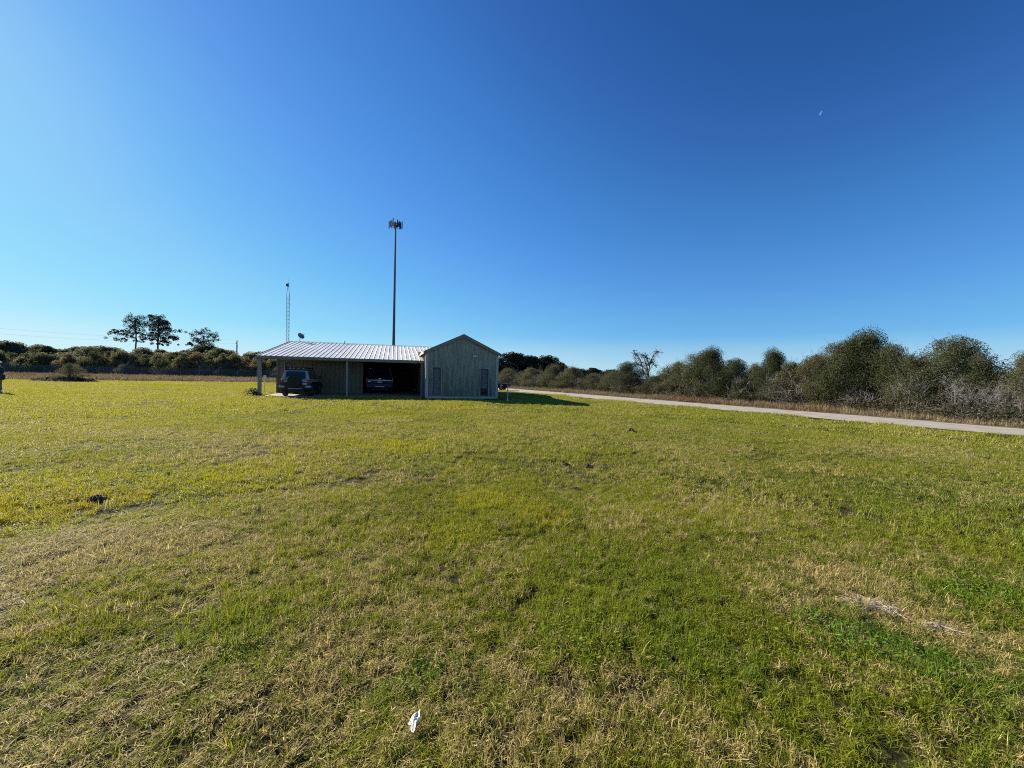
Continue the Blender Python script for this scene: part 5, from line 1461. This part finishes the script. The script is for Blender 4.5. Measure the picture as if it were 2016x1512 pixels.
# left tree line: front scrub behind the fence, taller trees behind it
rngL = random.Random(12)
xs = [-40, -8, 24, 52, 80, 108, 136, 160, 186, 212, 238, 262, 288, 314, 338, 362, 388, 412, 438, 462, 486, 510, 536, 562, 600, 640, 680]
tops = [696, 694, 698, 701, 697, 703, 699, 704, 697, 700, 696, 705, 702, 700, 703, 698, 700, 704, 703, 702, 705, 704, 707, 708, 709, 710, 711]
ords = ['', 'leftmost', 'second', 'third', 'fourth', 'fifth', 'sixth', 'seventh', 'eighth', 'ninth', 'tenth', 'eleventh', 'twelfth', 'thirteenth', 'fourteenth', 'fifteenth', 'sixteenth', 'seventeenth', 'eighteenth', 'nineteenth', 'twentieth', 'twenty-first', 'twenty-second', 'twenty-third', 'twenty-fourth', 'twenty-fifth', 'twenty-sixth', 'twenty-seventh']
for i, (px_, yt) in enumerate(zip(xs, tops)):
    Y = 79 + rngL.uniform(-2, 3); b = P(px_, 740, Y); zt = P(px_, yt - 3 + rngL.uniform(-4, 3), Y).z
    key = ('fb1', 'fb2', 'fb3')[i % 3]
    kind = 'pale grey-green'
    mats = None
    if key == 'fb3': kind = 'dark olive'
    if i in (6, 16, 20, 21): mats = {'crown': 'leaf_autumn'}; kind = 'ochre-tinted'
    place(key, b.x, b.y, rngL.uniform(4.2, 5.4), zt * 1.04, rngL.random() * 6, '%s scrub bush behind the chain-link fence, %s from the left end' % (kind, ords[i + 1] if i else 'leftmost'), 'bush', 'scrub bushes behind the fence', mats)
backs = [(-20, 676, 12), (12, 674, 9), (52, 690, 8), (80, 681, 8.5), (95, 682, 8), (128, 692, 8), (165, 683, 12), (200, 684, 11), (225, 692, 9), (284, 687, 9), (318, 689, 9), (350, 695, 8), (372, 690, 9), (402, 682, 8.5),
         (430, 687, 9), (452, 692, 8), (490, 697, 8), (512, 695, 9), (545, 700, 9), (600, 702, 9), (660, 704, 10)]
for i, (px_, yt, Wm) in enumerate(backs):
    Y = 92 + (i * 37 % 7); b = P(px_, 740, Y); zt = P(px_, yt, Y).z
    mats = {'crown': 'leaf_pale'} if i % 3 == 2 else {'crown': 'leaf_far'} if i not in (4, 13, 18) else ({'crown': 'leaf_pale'} if i in (8, 11) else {'crown': 'leaf_dark'})
    place('oak1' if i % 2 else 'oak2', b.x, b.y, Wm * 1.25, zt * 1.03, i * 2.1, 'dark rounded tree behind the left scrub row, %s from the left' % ords[i + 1], 'tree', 'trees behind the scrub', mats)

for i, px_ in enumerate([18, 66, 118, 214, 246, 282, 326, 356, 404, 448, 474, 522, 548]):
    Y = 75.5 + (i * 13 % 4) * .4; b = P(px_, 740, Y); zt = P(px_, 716 + (i * 7 % 9) + px_ * .012, Y).z
    place('scrub' if i % 2 else 'scrub2', b.x, b.y, rngL.uniform(2.6, 4.2), max(1.0, zt), i, 'low tangled scrub clump right behind the chain-link wire, %s from the left' % NTH[i], 'bush', 'low scrub clumps behind the fence', {'crown': ('leaf_pale', 'leaf_far', 'leaf_scrub')[i % 3]})
# trees with their own outline: clumps listed by where they stand in the crown
def drawn_tree(name, Y, trunk, clumps, conv, depth, leafm, barkm, ll, lw, dens, label, cat, r0, seed, extra=(), twigs=0, group=None):
    rng = np.random.default_rng(seed)
    tp = [P(*conv(a, b), Y) for a, b in trunk]
    base = Vector((tp[0].x, Y, 0)); t = empty(name, base, 0, label, cat, group)
    C = []; S = []
    for (a, b, r_) in clumps:
        p = P(*conv(a, b), Y); R_ = (P(*conv(a + r_, b), Y) - p).length
        for q in range(7):
            C.append([p.x - base.x + rng.normal(0, R_*.55), rng.normal(0, depth), p.z + rng.normal(0, R_*.42)]); S.append(R_*rng.uniform(.22, .46))
    C = np.array(C); S = np.array(S)
    nl = int(dens)
    V, F, r_ = leaf_quads(rng, C, nl, S, ll, lw, flat=.85)
    me = np_mesh('crown', V, F, {'rnd': r_}, (M[leafm],)); o = bpy.data.objects.new('crown', me); col.objects.link(o); o.parent = t
    pts = [np.array([0, 0, 0.])] + [np.array([p.x - base.x, 0, p.z]) for p in tp]
    segs = []; n = len(pts)
    for i in range(n - 1): segs.append((pts[i], pts[i+1], r0*(1 - .7*i/n), r0*(1 - .7*(i+1)/n)))
    for (tr2) in extra:
        q = [P(*conv(a, b), Y) for a, b in tr2]; q = [np.array([p.x - base.x, rng.normal(0, .2), p.z]) for p in q]
        for i in range(len(q) - 1): segs.append((q[i], q[i+1], r0*.55*(1 - .8*i/len(q)), r0*.55*(1 - .8*(i+1)/len(q))))
        if twigs:
            for i in range(len(q) - 1):
                for k in range(twigs):
                    tt = rng.random(); p = q[i]*(1-tt) + q[i+1]*tt
                    grow(rng, segs, p, rng.normal(0, 1, 3) + np.array([0, 0, .2]), .45, .02, 1, 2, .4, -.05, .8, .7)
    up = pts[-3:] if n > 3 else pts[1:]
    for c in C[::2]:
        s_ = up[rng.integers(0, len(up))]
        m1 = (s_ + c)/2 + rng.normal(0, .2, 3); m1[2] -= .3 * abs(c[0] - s_[0]) * .3
        segs += [(s_, m1, r0*.28, r0*.16), (m1, c, r0*.16, r0*.06)]
    V, F = tubes_np(segs, 5)
    o = bpy.data.objects.new('trunk', np_mesh('trunk', V, F, None, (M[barkm],))); col.objects.link(o); o.parent = t
    return t
cv4 = lambda a, b: (200 + a / 5.93, 590 + b / 5.93)
drawn_tree('pine_tree', 130, [(395, 650), (398, 560), (405, 470), (400, 380), (390, 300), (400, 230)],
  [(420, 195, 60), (340, 220, 50), (300, 255, 38), (480, 225, 48), (400, 255, 50), (340, 305, 35), (460, 290, 40), (115, 385, 40), (185, 375, 32), (250, 370, 32), (285, 400, 45), (335, 425, 35), (190, 460, 38), (262, 460, 20), (430, 480, 24), (485, 400, 42), (455, 350, 34)],
  cv4, 1.1, 'leaf_pine', 'bark', .34, .16, 38, 'tall thin-trunked pine with a long low limb reaching left', 'tree', .28, 201,
  extra=[[(400, 450), (340, 430), (250, 390), (120, 385)], [(395, 330), (360, 280), (330, 230)]])
drawn_tree('pine_tree', 127, [(655, 650), (657, 560), (658, 480), (660, 400), (662, 300), (660, 230)],
  [(660, 225, 55), (600, 255, 55), (545, 300, 50), (710, 255, 52), (755, 285, 45), (660, 300, 55), (600, 340, 55), (730, 350, 52), (800, 350, 36), (555, 385, 42), (650, 430, 45), (700, 470, 40), (800, 430, 45), (832, 440, 32), (760, 480, 32), (705, 520, 26), (572, 462, 30), (605, 210, 38)],
  cv4, 1.3, 'leaf_pine', 'bark', .36, .17, 75, 'fuller dark pine just right of the long-limbed pine', 'tree', .3, 202)
drawn_tree('open_tree', 104, [(1200, 690), (1198, 600), (1195, 500), (1192, 430)],
  [(1200, 375, 45), (1150, 390, 38), (1260, 395, 45), (1322, 425, 40), (1065, 408, 35), (1080, 465, 34), (1130, 480, 38), (1200, 490, 45), (1262, 520, 42), (1310, 470, 34), (1160, 545, 46), (1225, 575, 55), (1300, 555, 42), (1000, 515, 22), (1050, 520, 26)],
  cv4, 1.0, 'leaf_oak', 'bark', .28, .15, 34, 'open-crowned tree standing alone between the pines and the power pole', 'tree', .22, 203)
cvb = lambda a, b: (1180 + a / 12.6, 670 + b / 12.6)
drawn_tree('bare_tree', 47, [(1230, 1050), (1220, 800), (1250, 620)], [(1115, 380, 45), (1170, 420, 35), (1410, 285, 22), (860, 265, 18), (930, 560, 30), (1290, 560, 25)], cvb, .3, 'leaf_olive', 'twig', .10, .05, 26,
  'tall bare forked tree with trailing twigs standing above the roadside brush', 'tree', .13, 204,
  extra=[[(1250, 620), (1200, 470), (1110, 360), (1040, 340)], [(1250, 610), (1290, 470), (1350, 360), (1420, 280), (1480, 310)], [(1120, 850), (1060, 650), (1040, 520), (960, 400), (890, 320), (840, 270)], [(1060, 650), (960, 600), (900, 480), (880, 330)], [(1280, 520), (1360, 600), (1430, 680)], [(1225, 760), (1160, 620), (1120, 480)]], twigs=7)

# mulch bed with a single bush on the left
def mulch():
    t_ = MB(); V = []; F = []; na, nr = 40, 9; rng = random.Random(4)
    for i in range(nr):
        t = i / (nr - 1)
        for k in range(na):
            a = 2*math.pi*k/na
            V.append((3.3*t*math.cos(a)*(1 + .05*math.sin(4*a)), 1.7*t*math.sin(a), .36*(1 - t**2.2)*(1 + .3*math.sin(2*a + 1)) + rng.uniform(-.03, .03)*(1-t) - .01*t))
    for i in range(nr-1):
        for k in range(na): F.append((i*na+k, i*na+(k+1) % na, (i+1)*na+(k+1) % na, (i+1)*na+k))
    for q in range(700):
        a = rng.random()*6.28; r_ = rng.random()**.5; x, y = 3.3*r_*math.cos(a), 1.7*r_*math.sin(a); z = .36*(1 - r_**2.2)*(1 + .3*math.sin(2*a + 1)) + .02
        l = rng.uniform(.05, .13); d = rng.random()*6.28; b = len(V); cx, sx = math.cos(d)*l, math.sin(d)*l
        V += [(x-cx, y-sx, z), (x+sx*.3, y-cx*.3, z+.03), (x+cx, y+sx, z+.03), (x-sx*.3, y+cx*.3, z+.05)]; F.append((b, b+1, b+2, b+3))
    mb = MB(); mb.v = V; mb.f = F
    o = mb.build('mulch_bed', mat('dark_mulch', (.018, .015, .013), 1, c2=(.05, .042, .036), scale=3, detail=8, bump=.5, spec=.02)); o.location = MOUND
    tag(o, 'dark mounded mulch bed around the lone bush in the left field', 'mulch bed')
mulch()
bb = MOUND + Vector((.35, .3, .22)); zt = P(138, 714, bb.y).z
place('plant', bb.x, bb.y, 2.6, zt * .86, 1.0, 'lone olive-green bush growing from the mulch bed in the left field', 'bush', None, mats={'crown': 'leaf_olive'}, z=.2)
wp = G(497, 779.5)
place('weedp', wp.x, wp.y, .9, .5, 0, 'dark leafy weed at the foot of the outer carport post', 'plant', None, mats={'crown': 'leaf_dark'})

# pale sticks lying in the near lawn
def stick(px_, py_, l, ang, r_, label):
    c = G(px_, py_); d = Vector((math.cos(R(ang)), math.sin(R(ang)), 0)); z = float(hz(c.x, c.y)) + .055
    pts = [c - d*l/2 + Vector((0, 0, z)), c + Vector((-d.y, d.x, 0))*l*.1 + Vector((0, 0, z + .01)), c + d*l/2 + Vector((0, 0, z))]
    o = MB().tube(pts, [r_, r_*.9, r_*.5], n=6).build('twig', M['strawheap'])
    tag(o, label, 'stick')
stick(42, 1212, .16, -40, .0035, 'curved pale stick lying in the lawn at the left edge')
stick(1140, 1030, .45, 38, .004, 'long pale dead stem lying right of the orange-tinted grass')
stick(82, 1258, .10, 80, .0035, 'short pale stick below the curved one in the left foreground')

# ------------------------------------------------------------------ person at the left edge
def skin_obj(name, verts, edges, radii, m, parent, sub=1, root=0):
    me = bpy.data.meshes.new(name); me.from_pydata(verts, edges, []); me.materials.append(m)
    o = bpy.data.objects.new(name, me); col.objects.link(o); o.parent = parent
    sk = o.modifiers.new('skin', 'SKIN')
    for i, r_ in enumerate(radii):
        me.skin_vertices[0].data[i].radius = r_ if hasattr(r_, '__len__') else (r_, r_)
    me.skin_vertices[0].data[root].use_root = True
    sk.use_smooth_shade = True
    s = o.modifiers.new('sub', 'SUBSURF'); s.levels = sub; s.render_levels = sub
    return o
def person():
    Yp = 22.3; b = P(-1.5, 773.0, Yp); b.z = 0
    t = empty('person', b, R(-20), 'person in dark jacket, pale trousers and white cap standing at the left edge', 'person')
    skin = mat('skin', (.42, .25, .17), .6); jk = mat('dark_jacket', (.015, .016, .024), .8, scale=20); tr = mat('khaki_trousers', (.16, .15, .125), .85, scale=14); cp = mat('white_cap', (.75, .76, .78), .7); sh = mat('shoes', (.25, .24, .22), .7); hr = mat('dark_hair', (.02, .015, .012), .8)
    v = []; e_ = []; r_ = []
    def a(p, r, fr=None):
        v.append(p); r_.append(r)
        if fr is not None: e_.append((fr, len(v) - 1))
        return len(v) - 1
    pel = a((0, 0, .95), (.15, .11)); ch = a((0, 0, 1.2), (.15, .11), pel); ch2 = a((0, .01, 1.38), (.17, .11), ch); nk = a((0, .01, 1.52), .06, ch2); h1 = a((0, -.01, 1.60), .075, nk); h2 = a((0, -.015, 1.70), (.085, .10), h1); a((0, 0, 1.77), (.06, .07), h2)
    for s in (-1, 1):
        hp = a((s*.09, 0, .88), .095, pel); kn = a((s*.11, -.02, .5), .062, hp); an = a((s*.12, .01, .1), .042, kn); a((s*.13, -.12, .04), (.04, .03), an)
        sd = a((s*.19, .01, 1.42), .06, ch2)
        if s > 0: el = a((s*.36, .02, 1.16), .045, sd); wr = a((s*.24, -.22, 1.12), .03, el)
        else: el = a((s*.28, .02, 1.12), .045, sd); wr = a((s*.24, -.18, .95), .03, el)
        pm = a((v[wr][0] - s*.03, v[wr][1] - .08, v[wr][2] - .01), (.035, .02), wr)
    skin_obj('body', v, e_, r_, skin, t, 2)
    for s, (wx, wy, wz) in ((1, (.21, -.30, 1.11)), (-1, (-.21, -.26, .94))):
        for k in range(4):
            ox = (k - 1.5) * .02; ln = (.06, .075, .07, .055)[k]
            skin_obj('finger', [(wx+ox, wy, wz), (wx+ox, wy - ln*.6, wz - .012), (wx+ox*.9, wy - ln*.9, wz - .04)], [(0, 1), (1, 2)], [.010, .009, .007], skin, t, 1)
        skin_obj('thumb', [(wx - s*.03, wy + .04, wz), (wx - s*.055, wy, wz + .005), (wx - s*.05, wy - .035, wz - .01)], [(0, 1), (1, 2)], [.012, .010, .008], skin, t, 1)
    jv = [(0, 0, .88), (0, 0, 1.15), (0, .01, 1.38), (0, .01, 1.49), (.20, .01, 1.42), (.37, .02, 1.16), (.27, -.17, 1.12), (-.20, .01, 1.42), (-.29, .02, 1.12), (-.25, -.13, .98)]
    skin_obj('jacket', jv, [(0, 1), (1, 2), (2, 3), (2, 4), (4, 5), (5, 6), (2, 7), (7, 8), (8, 9)], [(.18, .14), (.175, .135), (.19, .135), .075, .08, .066, .052, .08, .066, .052], jk, t, 2)
    tv = [(0, 0, .92), (.095, 0, .84), (.112, -.02, .5), (.12, .01, .12), (-.095, 0, .84), (-.112, -.02, .5), (-.12, .01, .12)]
    skin_obj('trousers', tv, [(0, 1), (1, 2), (2, 3), (0, 4), (4, 5), (5, 6)], [(.165, .125), .11, .082, .07, .11, .082, .07], tr, t, 2)
    for s in (-1, 1):
        MB().hexa([(s*.125-.045, -.2, 0), (s*.125+.045, -.2, 0), (s*.125+.045, .08, 0), (s*.125-.045, .08, 0)], [(s*.125-.04, -.17, .06), (s*.125+.04, -.17, .06), (s*.125+.04, .07, .11), (s*.125-.04, .07, .11)]).build('shoe', sh, t, bevel=.02)
        MB().tube([(s*.095, 0, 1.66), (s*.105, .005, 1.66)], [.03, .02], n=8).build('ear', skin, t)
        MB().tube([(s*.032, -.105, 1.675), (s*.032, -.112, 1.675)], .010, n=8).build('eye', hr, t)
    MB().tube([(0, -.10, 1.675), (0, -.13, 1.645), (0, -.105, 1.635)], [.010, .016, .012], n=6).build('nose', skin, t)
    MB().box(-.025, .025, -.108, -.098, 1.602, 1.611).build('mouth', jk, t)
    MB().tube([(0, .02, 1.62), (0, .03, 1.7), (0, .01, 1.74)], [.088, .105, .10], n=16).build('hair', hr, t, smooth=True)
    cm = MB().tube([(0, 0, 1.72), (0, 0, 1.77), (0, 0, 1.82), (0, 0, 1.84)], [.112, .112, .085, .03], n=20)
    cm.hexa([(-.08, -.2, 1.70), (.08, -.2, 1.70), (.1, -.08, 1.72), (-.1, -.08, 1.72)], [(-.08, -.2, 1.715), (.08, -.2, 1.715), (.1, -.08, 1.735), (-.1, -.08, 1.735)])
    cm.build('cap', cp, t, smooth=False)
    # dark bag hanging at the hip
    hb = W(0, 0)
    bg_ = MB().box(-.13, .13, -.09, .09, .0, .3).tube([(-.11, 0, .28), (-.08, 0, .42), (.08, 0, .42), (.11, 0, .28)], .012, n=6)
    o = bg_.build('shoulder_bag', mat('dark_bag', (.012, .012, .016), .7), None, bevel=.02)
    o.location = (b.x + .27, b.y - .12, .78); tag(o, 'dark bag held low at the side of the person at the left edge', 'bag')
person()

# ------------------------------------------------------------------ the day moon
def moon():
    D = 9000.0; d = ray(1618, 223).normalized(); c = Vector((0, 0, CAMZ)) + d * D; rad = D * 4.6 / FPX * .62
    # lit lune on a sphere, bright limb towards the sun side
    right = (CAMR @ Vector((1, 0, 0))); upv = (CAMR @ Vector((0, 1, 0)))
    lit = (-right * .93 + upv * .15).normalized(); ax = d.cross(lit).normalized()
    V = []; F = []; nu, nv = 10, 18
    for i in range(nv + 1):
        th = math.pi * i / nv
        for j in range(nu + 1):
            ph = R(10) + R(62) * j / nu      # angle from the limb towards the viewer
            p = ax * math.cos(th) + (lit * math.cos(ph) - d * math.sin(ph)) * math.sin(th)
            V.append(tuple(p * rad))
    for i in range(nv):
        for j in range(nu): F.append((i*(nu+1)+j, i*(nu+1)+j+1, (i+1)*(nu+1)+j+1, (i+1)*(nu+1)+j))
    mb = MB(); mb.v = V; mb.f = F
    m = bpy.data.materials.new('day_moon'); m.use_nodes = True; nt = m.node_tree
    em = nt.nodes.new('ShaderNodeEmission'); em.inputs['Color'].default_value = (.55, .68, 1, 1); em.inputs['Strength'].default_value = .4
    tr = nt.nodes.new('ShaderNodeBsdfTransparent'); mx = nt.nodes.new('ShaderNodeMixShader')
    n = nt.nodes.new('ShaderNodeTexNoise'); n.inputs['Scale'].default_value = .03; mr = nt.nodes.new('ShaderNodeMapRange'); mr.inputs['To Min'].default_value = .1; mr.inputs['To Max'].default_value = .6
    tc_ = nt.nodes.new('ShaderNodeTexCoord'); nt.links.new(tc_.outputs['Object'], n.inputs['Vector'])
    nt.links.new(n.outputs[0], mr.inputs[0]); nt.links.new(mr.outputs[0], mx.inputs[0]); nt.links.new(tr.outputs[0], mx.inputs[1]); nt.links.new(em.outputs[0], mx.inputs[2]); nt.links.new(mx.outputs[0], nt.nodes['Material Output'].inputs[0])
    o = mb.build('moon', m); o.location = c; tag(o, 'faint pale crescent moon high in the right of the blue sky', 'moon')
moon()
